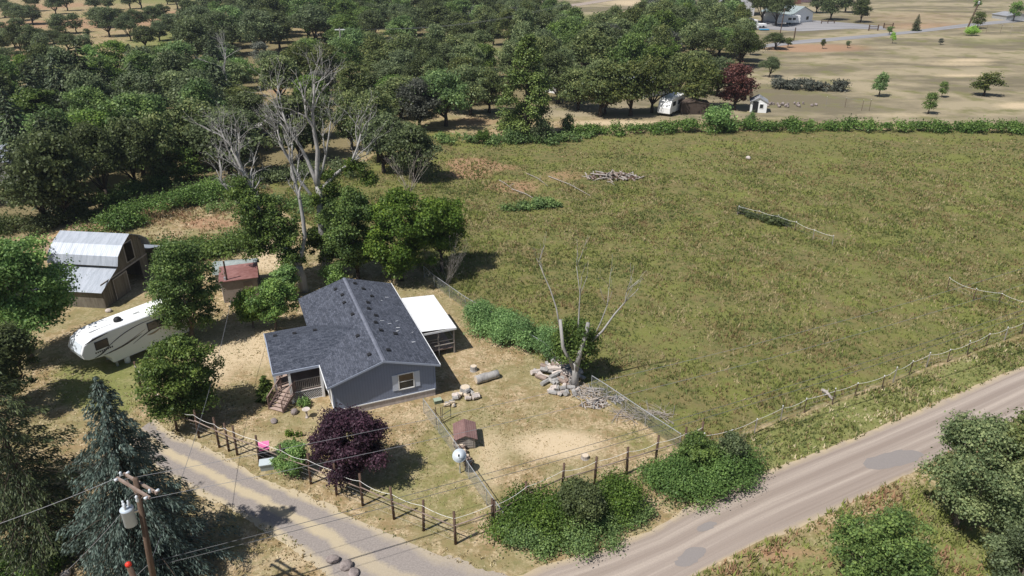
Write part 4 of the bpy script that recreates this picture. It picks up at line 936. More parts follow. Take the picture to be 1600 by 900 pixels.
# porch
PR = EV + 3.15*SL
mb = MB(); mb.slab([(-3.3,3.25,EV),(.0,3.25,EV),(3.12,6.4,PR+.005),(-3.3,6.4,PR)], .1); mb.build('porch_roof', M['shingle2'], house)
pr2 = MB().slab([(-3.3,9.55,EV),(-3.3,6.4,PR),(3.12,6.4,PR+.005),(.0,9.55,EV)], .1).build('porch_roof', M['shingle2'], house)
for u, v, zz in [(-2.6,7.6,0),(-1.2,7.2,0),(.3,7.0,0)]:
    o = MB().box(-.14,-.14,0,.14,.14,.10).build('roof_vent', M['black'], pr2); o.location = (u, v, PR-(v-6.4)*SL)
mb = MB(); mb.slab([(-3.31,6.30,PR-.01),(3.0,6.30,PR-.01),(3.1,6.4,PR+.035),(-3.31,6.4,PR+.035)], .015); mb.slab([(-3.31,6.4,PR+.035),(3.1,6.4,PR+.035),(3.0,6.5,PR-.01),(-3.31,6.5,PR-.01)], .015); mb.build('porch_ridge_cap', M['shingle2'], pr2)
MB().box(-3.34,3.19,EV-.2,.0,3.25,EV-.0).build('fascia', M['trim'], house)
mb = MB().ext([(-3.36,3.2,EV-.2),(-3.36,3.2,EV),(-3.36,6.4,PR),(-3.36,9.6,EV),(-3.36,9.6,EV-.2)], (.05,0,0)); mb.build('porch_gable', M['trim'], house)
MB().box(-3.28,3.3,EV-.22,.28,9.5,EV-.18).build('porch_ceiling', M['dark'], house)
MB().ext([(-2.24,3.35,.78),(.28,3.35,.78),(.28,9.4,.78),(-3.2,9.4,.78),(-3.2,4.6,.78)], (0,0,.08)).build('porch_floor', M['deck'], house)
for (u, v) in [(-2.24,3.33),(-3.2,4.62),(-3.2,9.35),(-.02,3.33)]:
    MB().box(u-.09,v-.10,0,u+.09,v+.08,EV-.2).build('porch_post', M['white'], house)
MB().box(-3.24,4.75,.9,-3.2,5.6,EV-.2).build('wind_panel', M['white'], house)
def railing(p, q, z0, z1, mat, parent, sp=.14):
    p = Vector(p); q = Vector(q); L = (q-p).length; k = int(L/sp); rl_ = MB().bar(p+Vector((0,0,z1)), q+Vector((0,0,z1)), .09, .05)
    rl_.bar(p+Vector((0,0,z0)), q+Vector((0,0,z0)), .05, .05); ro = rl_.build('railing', mat, parent); me_ = None
    for i in range(k+1):
        v = p.lerp(q, (i+.5)/(k+1)) + Vector((0,0,z0))
        if me_ is None: b = MB().box(-.02,-.02,.02,.02,.02,z1-z0-.02).build('baluster', mat, ro); me_ = b
        else: b = copyo(me_, ro)
        b.location = v
M['rl2'] = worn('porch_rail_wood', (.25,.22,.19), (.38,.34,.30), 9, .85)
railing((-2.15,3.42,0), (-.1,3.42,0), .98, 1.75, M['rl2'], house)
railing((-3.2,5.7,0), (-3.2,9.3,0), .98, 1.75, M['rl2'], house)
mb = MB()
for k in range(-4, 16):
    x0 = -2.6 + k*.17
    for s in (1, -1):
        a = [x0, .02] if s == 1 else [x0, .80]; b = [x0+.78, .80] if s == 1 else [x0+.78, .02]
        # clip to the panel
        (xa, za), (xb, zb) = a, b
        if xb < -2.18 or xa > -.1: continue
        def cl(x): return za + (zb-za)*(x-xa)/(xb-xa)
        A0, A1 = max(xa, -2.18), min(xb, -.1)
        if A1-A0 < .03: continue
        mb.bar((A0, 3.36 if s == 1 else 3.375, cl(A0)), (A1, 3.36 if s == 1 else 3.375, cl(A1)), .012, .035, up=(0,1,0))
mb.box(-2.2,3.33,.0,-.06,3.36,.05); mb.box(-2.2,3.33,.80,-.06,3.36,.86)
lt = mb.build('lattice', NT('lattice_paint').setc((.72,.71,.70), .8), house, kind='stuff')
MB().box(.25,4.4,.86,.29,5.3,2.75).build('front_door', NT('door_paint').setc((.12,.13,.16), .6), house)
# stairs (diagonal off the cut corner)
st = empty('steps', (0,0,0)); st.parent = house; st['label'] = 'brown wooden porch steps with railings'
dI = Vector((.70,.714,0)).normalized(); dS = Vector((dI.y,-dI.x,0)); c0 = Vector((-3.52,2.72,0)); nst = 6; run = 1.55/nst; rise = .86/nst
for k in range(nst):
    ctr = c0 + dI*(run*(k+.5)); z = rise*(k+1)
    mb = MB(); mb.bar(ctr - dS*.60 + Vector((0,0,z-.03)), ctr + dS*.60 + Vector((0,0,z-.03)), run+.03, .05)
    mb.bar(ctr - dS*.58 + dI*(run*.45) + Vector((0,0,z-.10)), ctr + dS*.58 + dI*(run*.45) + Vector((0,0,z-.10)), .02, .12); mb.build('step', M['deck'], st)
for s in (-1, 1):
    e0 = c0 + dS*.62*s; e1 = e0 + dI*1.6
    mb = MB(); mb.bar(e0+Vector((0,0,.10)), e1+Vector((0,0,.80)), .05, .22); mb.build('stringer', M['stairrail'], st)
    mb = MB(); mb.bar(e0+Vector((0,0,.0)), e0+Vector((0,0,1.08)), .09); mb.bar(e1+Vector((0,0,0)), e1+Vector((0,0,1.85)), .09)
    mb.bar(e0+Vector((0,0,1.04)), e1+Vector((0,0,1.80)), .08, .05); mb.bar(e0+Vector((0,0,.30)), e1+Vector((0,0,1.06)), .05, .04)
    rl_ = mb.build('stair_railing', M['stairrail'], st); b0 = None
    for k in range(1, 11):
        t = k/11; v = e0.lerp(e1, t) + Vector((0,0,.30+.76*t))
        if b0 is None: b0 = MB().box(-.018,-.018,0,.018,.018,.72).build('baluster', M['stairrail'], None); b0.parent = st; b = b0
        else: b = copyo(b0, st)
        b.location = v
# patio cover
n = NT('white_metal_roof'); tc = n.obj(); wv = n.n('ShaderNodeTexWave', wave_type='BANDS', bands_direction='Y'); wv.inputs['Scale'].default_value = 1.2; n.l(tc, wv.inputs[0])
f = n.noise(2.5, 6, .75, n.mapv(tc, (.4,2,1))); n.bump(wv.outputs[1], .5, .03); M['wroof'] = n.setc(n.ramp(f, [(.3,(.62,.61,.60)),(.5,(.84,.84,.84))]), .4, .4)
pc = empty('patio_cover', (-12.67, 42.16, 0), HA, 'flat white corrugated patio roof on posts against the right side of the house', 'patio roof')
mb = MB(); N = 62
for k in range(N):
    v0 = 5.45+6.35*k/N; v1 = 5.45+6.35*(k+1)/N; h0 = .025*(k % 2); h1 = .025*((k+1) % 2)
    mb.add([(8.12,v0,2.62+h0),(11.05,v0,2.40+h0),(11.05,v1,2.40+h1),(8.12,v1,2.62+h1)], [(0,1,2,3)])
o = mb.build('roof_sheet', M['wroof'], pc)
so_ = o.modifiers.new('thick', 'SOLIDIFY'); so_.thickness = .02; so_.offset = -1
mb = MB(); mb.box(8.12,5.40,2.24,11.05,5.44,2.40); mb.box(11.06,5.4,2.24,11.10,11.8,2.40); mb.build('fascia', M['white'], pc)
for (u, v) in [(10.9,5.6),(10.9,8.6),(10.9,11.6),(8.3,5.6),(9.6,5.6)]:
    MB().box(u-.05,v-.05,0,u+.05,v+.05,2.3).build('post', M['rl2'], pc)
MB().box(8.2,5.7,.42,10.85,11.6,.5).build('deck', M['deck'], pc)
mb = MB(); mb.bar((8.3,5.56,.98),(10.9,5.56,.98),.06); mb.bar((8.3,5.56,1.36),(10.9,5.56,1.36),.05); mb.bar((10.9,5.6,1.36),(10.9,11.6,1.36),.05); mb.build('rail', M['rl2'], pc)
MB().box(8.6,6.6,.9,10.2,7.3,1.0).build('table_top', M['rl2'], pc)
# things beside the house
def rockmesh(name, s, seed, mat, sub=2):
    import bmesh
    bm = bmesh.new(); bmesh.ops.create_icosphere(bm, subdivisions=sub, radius=1); r = random.Random(seed)
    o3 = [Vector((r.uniform(-1,1), r.uniform(-1,1), r.uniform(-1,1))).normalized() for _ in range(7)]
    for v in bm.verts:
        k = 1.0
        for q in o3: k -= .16*max(0, v.co.normalized().dot(q)-.35)
        v.co *= k*r.uniform(.96, 1.04); v.co = Vector((v.co.x*s[0], v.co.y*s[1], v.co.z*s[2]))
    me_ = bpy.data.meshes.new(name); bm.to_mesh(me_); bm.free(); me_.materials.append(mat); return me_
def rock(px, py, s, seed, label, mat='rock', name='rock', z=0):
    o = link_mesh(name, rockmesh(name, s, seed, M[mat])); o.location = G(px, py) + Vector((0,0,s[2]*.55+z)); o.rotation_euler = (0,0,seed)
    return tag(o, label, 'rock')
rock(460,646,(.36,.3,.26),1,'dark rock beside the bottom porch step'); rock(428,659,(.36,.26,.16),2,'flat brown rock in the straw left of the birdbath')
rock(521,877,(.45,.3,.24),3,'brown rock on the straw beside the driveway'); rock(541,886,(.42,.38,.24),4,'grey rock below the brown one beside the driveway'); rock(553,897,(.42,.36,.2),5,'lowest grey rock beside the driveway cut by the bottom edge')
rock(22,899,(.5,.35,.25),6,'grey rock in the bottom left corner'); rock(103,900,(.3,.25,.25),7,'pale rock at the bottom edge left of the utility pole','paler'); rock(1169,249,(.5,.4,.35),8,'white rock alone in the upper field','paler')
rock(170,487,(.35,.3,.22),9,'small pale rock at the corner of the barn','paler')
bb = empty('birdbath', G(480,652), 0, 'small pale pedestal birdbath in front of the porch', 'birdbath')
MB().lathe([(.16,0),(.10,.05),(.07,.3),(.08,.62)], n=10).build('pedestal', M['paler'], bb, smooth=True); MB().lathe([(.1,.6),(.24,.66),(.29,.71),(.25,.70),(.1,.67)], n=14).build('bowl', M['paler'], bb, smooth=True)
eb = empty('utility_box', G(684,629), .35, 'low green utility box near the right front corner of the house', 'box')
MB().box(-.38,-.28,0,.38,.28,.36).build('body', NT('green_box').setc((.13,.17,.12), .6), eb); MB().box(-.41,-.31,.36,.41,.31,.42).build('lid', NT('green_lid').setc((.30,.36,.27), .6), eb)
eb.scale = (.7,.7,.7)
# bins
bn = empty('wheelie_bin', G(415,716), .3, 'black rubbish bin with a pink lid behind the fence', 'bin')
MB().ext([(-.28,-.3,.1),(.28,-.3,.1),(.34,-.36,.98),(-.34,-.36,.98)], (0,.66,0)).build('body', NT('bin_plastic').setc((.035,.04,.05), .5), bn)
MB().slab([(-.36,-.42,1.02),(.36,-.42,1.02),(.36,.36,1.10),(-.36,.36,1.10)], .08).build('lid', worn('pink_lid', (.62,.10,.28), (.78,.28,.45), 4, .5), bn)
for s in (-1,1):
    MB().tube([(s*.24,.30,.1),(s*.31,.30,.1)], .1, 10).build('wheel', M['black'], bn)
bx = empty('recycling_crate', G(419,731), .25, 'pale grey recycling crate in front of the pink lidded bin', 'crate')
MB().ext([(-.40,-.28,0),(.40,-.28,0),(.46,-.32,.48),(-.46,-.32,.48)], (0,.60,0)).build('body', NT('crate_grey').setc((.33,.38,.40), .6), bx); MB().box(-.49,-.36,.48,.49,.32,.53).build('lid', NT('crate_lid').setc((.48,.54,.56), .6), bx)
# dog house
dh = empty('dog_house', G(727,690), .12, 'wooden dog house with a brown ribbed roof beside the chain link fence', 'dog house')
MB().ext([(-.62,-.8,.0),(.62,-.8,.0),(.62,-.8,.85),(0,-.8,1.12),(-.62,-.8,.85)], (0,1.6,0)).build('wall', M['greywood'], dh)
for k in range(4): MB().box(-.50,-.84,.12+k*.19,.50,-.803,.26+k*.19).build('slat', M['greywood'], dh)
for s in (-1,1):
    rf = MB().slab([(0,-.95,1.20),(s*.78,-.95,.86),(s*.78,.95,.86),(0,.95,1.20)], .04).build('roof', worn('brown_roof', (.17,.095,.085), (.26,.16,.145), 6, .7), dh)
    for k in range(5):
        x = s*(.1+k*.15); z = 1.20-abs(x)/.78*.34; MB().box(x-.012,-.95,z-.005,x+.012,.95,z+.02).build('rib', worn('brown_rib', (.2,.12,.11), (.28,.18,.16), 6, .7) if k == 0 and s == -1 else bpy.data.materials['brown_rib'], rf)
# satellite dish
sd = empty('satellite_dish', G(719,739), 0, 'pale round satellite dish on a short post over the chain link fence', 'satellite dish')
MB().tube([(0,0,0),(0,0,1.25)], .045, 8).build('post', M['galv'], sd)
mb = MB(); prof = [(0.001,-.10),(.18,-.085),(.34,-.035),(.44,.02),(.45,.03)]; mb.lathe(prof, n=20); ds = mb.build('dish', NT('dish_paint').setc((.62,.68,.72), .5), sd, smooth=True); ds.location = (0,-.05,1.42); ds.rotation_euler = (math.radians(38), 0, math.radians(-8))
ds.modifiers.new('s', 'SOLIDIFY').thickness = .015
MB().tube([(0,-.1,1.15),(0,-.40,1.72)], .018, 5).build('arm', M['galv'], sd); MB().box(-.05,-.46,1.66,.05,-.36,1.78).build('receiver', M['black'], sd)

# logs, firewood
def log(px, py, L, rd, rz, label, mat='deadwood', z=0, tilt=0, name='log', ends=True, g=None, cat='log'):
    g = g if g is not None else G(px, py); root = empty(name, (g.x, g.y, rd*.9+z), rz, label, cat); r = random.Random(px*7+py)
    root.rotation_euler = (0, tilt, rz)
    k = 5; MB().tube([(-L/2+L*i/k, r.uniform(-.04,.04)*L*.3, 0) for i in range(k+1)], [rd*r.uniform(.9,1.1) for _ in range(k+1)], 10).build('bark', M[mat], root, smooth=True)
    if ends:
        for s in (-1, 1): MB().tube([(s*L/2-s*.01,0,0),(s*(L/2+.006),0,0)], rd*.86, 10).build('cut_end', M['cutwood'], root)
    return root
log(761,594,1.9,.34,math.radians(28),'thick bleached log lying alone in the yard beside the firewood')
def stump(px, py, h, rd, label, mat='deadwood'):
    root = empty('stump', G(px, py), R.uniform(0,3), label, 'stump')
    MB().lathe([(rd*1.15,0),(rd*1.0,h*.3),(rd*.95,h)], n=11).build('bark', M[mat], root); MB().lathe([(rd*.85,h),(rd*.85,h+.01)], n=11).build('cut_top', M['cutwood'], root)
stump(740,579,.42,.27,'short round cut log standing upright in the yard near the house')
stump(727,612,.42,.40,'wide log round standing behind the split firewood'); stump(914,716,.25,.25,'rotten grey tree stump in the pale dry grass','greywood')
def pile(name, px, py, n, sx, sy, H, lr, ll, seed, label, mats, group_name='log', sticks=False, cat='wood pile'):
    root = empty(name, G(px, py), 0, label, cat); r = random.Random(seed); protos = []
    for k in range(4):
        l = r.uniform(.7, 1.2)*ll; rd = lr*r.uniform(.7, 1.2)
        mb = MB()
        if sticks: mb.tube([(-l/2,0,0),(0,r.uniform(-.1,.1)*l,r.uniform(-.05,.05)*l),(l/2,0,0)], [rd, rd*.8, rd*.5], 5)
        else: mb.tube([(-l/2,0,0),(l/2,0,0)], [rd, rd*.92], 7)
        protos.append(mb.build(group_name, M[mats[k % len(mats)]], root))
    for k in range(n):
        o = protos[k] if k < 4 else copyo(protos[k % 4], root)
        q = math.sqrt(r.random()); an = r.uniform(0, 6.28); x = q*math.cos(an)*sx; y = q*math.sin(an)*sy
        o.location = (x, y, lr + (1-q)*H*r.random()); o.rotation_euler = (r.uniform(0, 6), r.uniform(-.35, .35), r.uniform(0, 3.14))
    return root
pile('firewood_pile', 728, 622, 16, .9, .55, .5, .17, .5, 3, 'heap of bleached split firewood near the corner of the house', ['paler','deadwood','cutwood','paler'])
pile('firewood_pile', 703, 632, 6, .5, .3, .3, .12, .4, 4, 'few loose firewood pieces beside the green utility box', ['deadwood','cutwood'])
pile('log_heap', 872, 586, 46, 1.7, 1.5, .7, .17, 1.0, 5, 'large heap of bleached logs and bark left of the snag', ['deadwood','paler','rail','deadwood'])
pile('log_heap', 882, 612, 16, 1.1, .6, .3, .16, .55, 6, 'loose log rounds below the big heap beside the snag', ['deadwood','paler'])
pile('stick_heap', 922, 616, 70, 1.35, .9, .7, .035, 1.3, 7, 'heap of pale brushwood right of the snag', ['twig','deadwood'], 'stick', True)
pile('stick_heap', 929, 632, 50, 1.0, .55, .5, .055, .8, 8, 'low pile of cut sticks below the brushwood heap', ['twig','post','deadwood'], 'stick', True)
pile('stick_heap', 958, 626, 36, .9, .45, .4, .05, .7, 9, 'small pile of cut sticks against the chain link fence', ['twig','deadwood'], 'stick', True)
pile('stick_heap', 1005, 648, 90, 2.2, 1.0, .4, .018, 1.5, 10, 'tangle of dry grey brush behind the chain link fence', ['twig','greywood'], 'stick', True)
pile('board_heap', 957, 278, 70, 3.6, 1.4, 1.0, .12, 2.0, 11, 'collapsed heap of grey boards in the upper field', ['greywood','post','greywood','rail'], 'board', True)
pile('brush_heap', 1090, 111, 40, 6.5, 2.6, 1.4, .14, 4.5, 12, 'grey brush heap at the edge of the oak wood', ['greywood','twig'], 'stick', True)
pile('stone_heap', 1230, 165, 26, 6.0, 1.8, .4, .24, .5, 13, 'scattered pale stones and scrap at the left of the meadow above the hedgerow', ['rock','rock'], 'stone')
# split wood stack along the fence
ws = empty('firewood_stack', G(724,712), math.radians(112), 'row of stacked split logs along the chain link fence behind the dish', 'firewood'); r = random.Random(5); pro = []
for k in range(54):
    if k < 4: o = MB().tube([(0,-.22,0),(0,.22,0)], r.uniform(.06,.085), 6).build('split_log', M[['rail','cutwood','post','rail'][k]], ws); pro.append(o)
    else: o = copyo(pro[k % 4], ws)
    i = k % 18; j = k // 18; o.location = (-1.3+i*.15+r.uniform(-.03,.03), r.uniform(-.12,.12), .1+j*.15); o.rotation_euler = (0, r.uniform(0,6), r.uniform(-.2,.2))
for (a, b, rd, lb) in [((857,277),(922,307),.10,'longest fallen bleached pole in the upper left of the field'),((800,297),(842,316),.11,'fallen bleached pole nearest the dry stems'),((822,272),(856,292),.08,'short fallen pole between two longer ones'),((948,285),(960,290),.08,'short fallen stick below the board heap'),
                       ((780,283),(800,296),.09,'leftmost fallen pole in the upper field'),((1284,612),(1300,626),.14,'thick weathered leaning timber at the roadside wire fence')]:
    A0 = G(*a); B0 = G(*b); rd *= .6 if a[0] < 1200 else 1; mb = MB(); r = random.Random(a[0]); rt = empty('fallen_pole', A0, 0, lb, 'pole')
    mb.tube([Vector((0,0,.15)), (B0-A0)*.5+Vector((r.uniform(-.2,.2),.2,.25)), (B0-A0)+Vector((0,0,.12))], [rd, rd*.8, rd*.5], 6); mb.build('pole', M['greywood'], rt)
    for k in range(4):
        t = r.uniform(.2,.9); q = (B0-A0)*t + Vector((0,0,.2)); m2 = MB(); m2.tube([q, q+Vector((r.uniform(-.8,.8), r.uniform(-.8,.8), r.uniform(.1,.6)))], [rd*.35, .01], 5); m2.build('broken_limb', M['greywood'], rt)

# ------------------------------------------------------------------ fences
def catenary(p, q, sag, k=8): 
    p = Vector(p); q = Vector(q); return [p.lerp(q, i/k) + Vector((0,0,-4*sag*(i/k)*(1-i/k))) for i in range(k+1)]
def post_fence(bases, H, label, seed, rail_z=1.42, rope=True, nm='post_and_rail_fence'):
    r = random.Random(seed); root = empty(nm, G(*bases[0]), 0, label, 'fence'); o0 = G(*bases[0]); P = [G(*b)-o0 for b in bases]
    for i, p in enumerate(P):
        h = H*r.uniform(.94, 1.05); ln = Vector((r.uniform(-.07,.10), r.uniform(-.05,.05), 0))
        MB().tube([p+Vector((0,0,-.1)), p+ln*.5+Vector((0,0,h*.5)), p+ln+Vector((0,0,h))], [.085,.08,.075], 8).build('post', M['post'], root, smooth=True)
    for i in range(len(P)-1):
        a = P[i]+Vector((0,-.06,rail_z+r.uniform(-.05,.05))); b = P[i+1]+Vector((0,-.06,rail_z+r.uniform(-.05,.05)))
        MB().tube([a, a.lerp(b,.5)+Vector((0,0,-.02)), b], [.042,.04,.036], 6).build('rail', M['rail'], root, smooth=True)
        if rope:
            a = P[i]+Vector((0,-.07,H*.83)); b = P[i+1]+Vector((0,-.07,H*.83))
            MB().tube(catenary(a, b, r.uniform(.06,.20)), .013, 4).build('rope', M['rope'], root)
    mb = MB()
    for zz in (.3,.75,1.1):
        for i in range(len(P)-1): mb.tube([P[i]+Vector((0,-.05,zz)), P[i+1]+Vector((0,-.05,zz))], .0035, 3)
    mb.build('wire', M['wire'], root)
    return root
post_fence([(220,605),(248,640),(277,673),(311,684),(343,699),(358,705),(371,711),(406,724),(446,741),(486,756),(526,773),(567,790),(616,811),(662,829),(712,850),(770,828)], 2.35, 'brown post and rail fence with white rope along the driveway side of the yard', 3)
post_fence([(774,827),(823,797),(878,772),(929,757),(979,741),(1023,727),(1068,712),(1092,703)], 2.25, 'brown post and rail fence above the brambles on the road side of the yard', 4, 1.3)
def chain(tops, label, h=1.25, seed=1):
    T = [G(a, b, h) for a, b in tops]; o0 = Vector((T[0].x, T[0].y, 0)); P = [Vector((t.x, t.y, 0))-o0 for t in T]
    root = empty('chain_link_fence', o0, 0, label, 'fence')
    mb = MB()
    for i in range(len(P)-1): mb.tube([P[i]+Vector((0,0,h)), P[i+1]+Vector((0,0,h))], .026, 6)
    mb.build('top_rail', M['galv'], root); wm = MB()
    for i in range(len(P)-1):
        L = (P[i+1]-P[i]).length; k = max(1, round(L/2.4)); d = (P[i+1]-P[i])/L
        for j in range(k+(i == len(P)-2)):
            q = P[i]+d*(L*j/k); MB().tube([q, q+Vector((0,0,h+.03))], .024, 6).build('post', M['galv'], root)
        t = -h
        while t < L:
            for s in (1, -1):
                a = t if s == 1 else t+h; b = t+h if s == 1 else t
                za, zb = 0.04, h
                A0, A1 = a, b
                def zz(x): return za + (zb-za)*(x-a)/(b-a)
                lo, hi = max(0, min(a,b)), min(L, max(a,b))
                if hi-lo > .05: wm.tube([P[i]+d*lo+Vector((0,0,zz(lo))), P[i]+d*hi+Vector((0,0,zz(hi)))], .0032, 3)
            t += .13
    wm.build('chain_link_mesh', M['chain'], root, kind='stuff'); return root
chain([(661,623),(685,655),(712,692),(732,724),(760,764),(786,800)], 'chain link fence running from the house corner to the front fence')
chain([(925,587),(949,602),(1010,643),(1064,678)], 'chain link fence between yard and field right of the snag')
chain([(662,416),(678,430),(727,464),(790,500),(850,535),(880,565)], 'chain link fence behind the hedge along the field edge')
gt = empty('yard_gate', G(682,664), .3, 'small open pipe gate in the chain link fence near the house', 'gate')
mb = MB(); [mb.tube(q, .03, 6) for q in ([(0,0,0),(0,0,1.5)],[(.35,0,0),(.35,0,1.4)])]; mb.build('gate_post', M['post'], gt)
mb = MB(); [mb.tube(q, .022, 6) for q in ([(.5,.2,.15),(.5,.2,1.25)],[(1.15,.5,.05),(1.15,.5,1.35)],[(.5,.2,1.25),(1.15,.5,1.3)],[(.5,.2,.6),(1.15,.5,.7)],[(.5,.2,.15),(1.15,.5,.2)])]; mb.build('gate_frame', M['darkwire'], gt)
def wire_fence(bases, H, label, seed, nm='wire_fence', line='rope', lr=.012):
    r = random.Random(seed); o0 = G(*bases[0]); P = [G(*b)-o0 for b in bases]; root = empty(nm, o0, 0, label, 'fence')
    for p in P:
        h = H*r.uniform(.9, 1.1); l = Vector((r.uniform(-.08,.08), r.uniform(-.05,.05), h))
        po = MB().bar(p, p+l, .055).build('post', M['post'] if r.random() < .55 else M['greywood'], root)
        MB().bar(p+l, p+l+Vector((0,0,.08)), .06).build('insulator', M['white'], po)
    for i in range(len(P)-1):
        MB().tube(catenary(P[i]+Vector((0,0,H*.93)), P[i+1]+Vector((0,0,H*.93)), r.uniform(.04,.16), 6), lr, 4).build('line', M[line], root)
    mb = MB()
    for zz in (.35,.7):
        for i in range(len(P)-1): mb.tube([P[i]+Vector((0,0,zz)), P[i+1]+Vector((0,0,zz))], .006, 3)
    mb.build('wire', M['wire'], root); return root
wire_fence([(1096,703),(1140,694),(1178,678),(1219,659),(1256,645),(1300,632),(1335,620),(1378,608),(1395,598),(1420,586),(1447,574),(1480,566),(1511,555),(1540,541),(1569,532),(1596,522),(1640,505)], 1.25, 'thin post fence with a white electric line between field and road', 6)
wire_fence([(1480,452),(1520,470),(1560,476),(1602,491),(1660,505)], 1.25, 'thin post fence with sagging white line at the right edge of the field', 7)
wire_fence([(1152,336),(1185,344),(1214,352),(1241,361),(1270,374),(1300,384)], 1.2, 'short derelict post and wire fence standing in the middle of the field', 8, lr=.014)
wire_fence([(1290,167),(1320,168),(1346,173),(1358,173)], 2.0, 'few grey fence posts at the bottom of the dry meadow', 9, line='wire')
wire_fence([(1540,53),(1562,54),(1578,55),(1594,55)], 3.0, 'tall dark posts at the top right beside the grey trees', 10, line='wire')
for q, lb in (((1357,49),'left'),((1380,46),'right')):
    g = empty('ranch_gate', G(*q), .05, 'dark wooden entrance rail on the %s of the far driveway mouth' % lb, 'gate')
    for x in (0, 3.2): MB().box(x-.15,-.15,0,x+.15,.15,2.2).build('post', M['post'], g)
    for z in (.7, 1.4): MB().box(.15,-.05,z,3.05,.05,z+.2).build('rail', M['post'], g)
g = empty('corral_rail', G(1283,38), .1, 'low dark rail fence under the oaks by the far gabled house', 'fence')
for x in (0, 2.5, 5): MB().box(x-.12,-.12,0,x+.12,.12,1.5).build('post', M['post'], g)
MB().box(.12,-.05,.9,4.88,.05,1.1).build('rail', M['post'], g)

# ------------------------------------------------------------------ utility pole and lines
PB = G(252, 972); PT = Vector((-16.67, 25.35, 9.0)); lean = PT - PB
up = empty('utility_pole', PB, 0, 'brown utility pole with double crossarm and grey transformer in the lower left', 'utility pole')
def L_(t): return lean*t
MB().tube([Vector((0,0,-.3)), L_(.5), L_(1.03)], [.16,.14,.115], 12).build('pole', worn('pole_wood', (.075,.05,.035), (.16,.11,.08), 10, .9, stretch=(1,1,.15)), up, smooth=True)
ca, cbv = G(190,746,9.0), G(236,776,8.9); axd = (cbv-ca); axd.z = 0; axd.normalize(); mid = L_(.985); Wd = Vector((axd.y,-axd.x,0))
for s, lb in ((1, 0), (-1, 1)):
    ctr = mid + Wd*(.17*s)
    MB().bar(ctr-axd*1.22, ctr+axd*1.22, .10, .12).build('crossarm', M['rail'], up)
for s in (-1, 1):
    for w_ in (.17, -.17):
        pass
insm = NT('insulator_grey').setc((.58,.62,.66), .4, .5)
ends = []
for s in (-1, 1):
    q = mid + axd*(1.1*s); 
    for w_ in (.35, -.35):
        e = q + Wd*w_; ends.append(PB+e)
        MB().tube([q+Wd*w_*.55+Vector((0,0,.02)), e+Vector((0,0,.02))], [.055,.075], 8).build('insulator', insm, up, smooth=True)
MB().lathe([(.04,.06),(.07,.1),(.04,.14),(.07,.2),(.03,.26)], c=tuple(mid+axd*1.0), n=8).build('insulator', insm, up, smooth=True)
MB().lathe([(.04,.06),(.07,.1),(.04,.14),(.07,.2),(.03,.26)], c=tuple(mid-axd*1.15), n=8).build('insulator', insm, up, smooth=True)
for s in (-1, 1): MB().bar(mid+axd*.75*s+Vector((0,0,-.03)), L_(.89), .04, .02).build('brace', M['rail'], up)
tq = L_(.80) + Vector((-.50,-.18,0)); tmat = worn('transformer_paint', (.40,.46,.52), (.50,.56,.62), 3, .5, .4, bump=0)
t_ = MB().lathe([(.24,-.48),(.28,-.45),(.28,.40),(.30,.42),(.30,.46),(.2,.53),(.02,.56)], c=tuple(tq), n=20).build('transformer', tmat, up, smooth=True)
for dx, dy in ((-.12,.05),(.10,.08),(.02,-.12)): MB().lathe([(.05,.48),(.08,.56),(.05,.62),(.08,.68),(.05,.74),(.05,.86),(.02,.88)], c=(tq.x+dx,tq.y+dy,tq.z), n=9).build('bushing', insm, t_, smooth=True)
MB().bar(tq+Vector((.25,.08,.2)), L_(.825), .06, .10).build('bracket', M['galv'], up)
MB().tube([tq+Vector((.1,.08,.85)), tq+Vector((.3,.1,1.1)), mid+axd*.5], .012, 4).build('lead', M['darkwire'], up)
MB().lathe([(.05,.0),(.08,.1),(.05,.2),(.08,.3),(.03,.38)], c=tuple(L_(.90)+Vector((.05,-.22,0))), n=9).build('cutout', insm, up, smooth=True)
MB().box(-.05,0,0,.05,.02,.3)
stb = empty('marker_post', G(252,985)+Vector((.15,-.45,0)), 0, 'short brown post with a red cap right in front of the utility pole', 'post')
stb.rotation_euler = (0, math.radians(-5), 0)
MB().tube([(0,0,-.2),(0,0,4.9)], [.15,.13], 10).build('post', M['post'], stb, smooth=True); MB().lathe([(.14,4.88),(.14,5.0),(.03,5.08)], n=10).build('cap', NT('red_cap').setc((.70,.05,.03), .4), stb, smooth=True)
def line(a, b, sag, label, rad=.012, mat='wire', k=16):
    a = Vector(a); b = Vector(b); root = MB().tube([v-a for v in catenary(a, b, sag, k)], rad, 4).build('power_line', M[mat]); root.location = a; return tag(root, label, 'power line')
farP = G(1790, 500); fp = Vector((farP.x, farP.y, 9.5))
nearq = [('lower end of the crossarm'), ('upper end of the crossarm')]
line(ends[0]*1, fp+Vector((-.9,.5,0)), 1.7, 'overhead line from the upper end of the crossarm towards the field')
line(ends[2]*1, fp+Vector((.9,-.5,0)), 1.7, 'overhead line from the lower end of the crossarm towards the field')
lowp = PB + L_(.46)
line(lowp, Vector((farP.x, farP.y, 6.3)), 1.3, 'upper of two dark cables crossing the driveway from the pole', .02, 'darkwire')
line(lowp+Vector((0,0,-.3)), Vector((farP.x, farP.y, 5.9)), 1.5, 'lower of two dark cables crossing the driveway from the pole', .02, 'darkwire')
lf = G(-260, 1120); line(ends[1], Vector((lf.x, lf.y, 7.6)), .5, 'overhead line from the crossarm down to the bottom left corner')
line(PB+tq+Vector((-.2,0,.3)), G(60,930,2.5), .2, 'service cable from the transformer towards the bottom left'); line(lowp, G(150,950,1.0), .1, 'guy wire from the middle of the pole to the ground at the bottom edge', .012)
line(lowp, G(361,469,4.0), .9, 'service cable from the pole up to the shed post', .014)
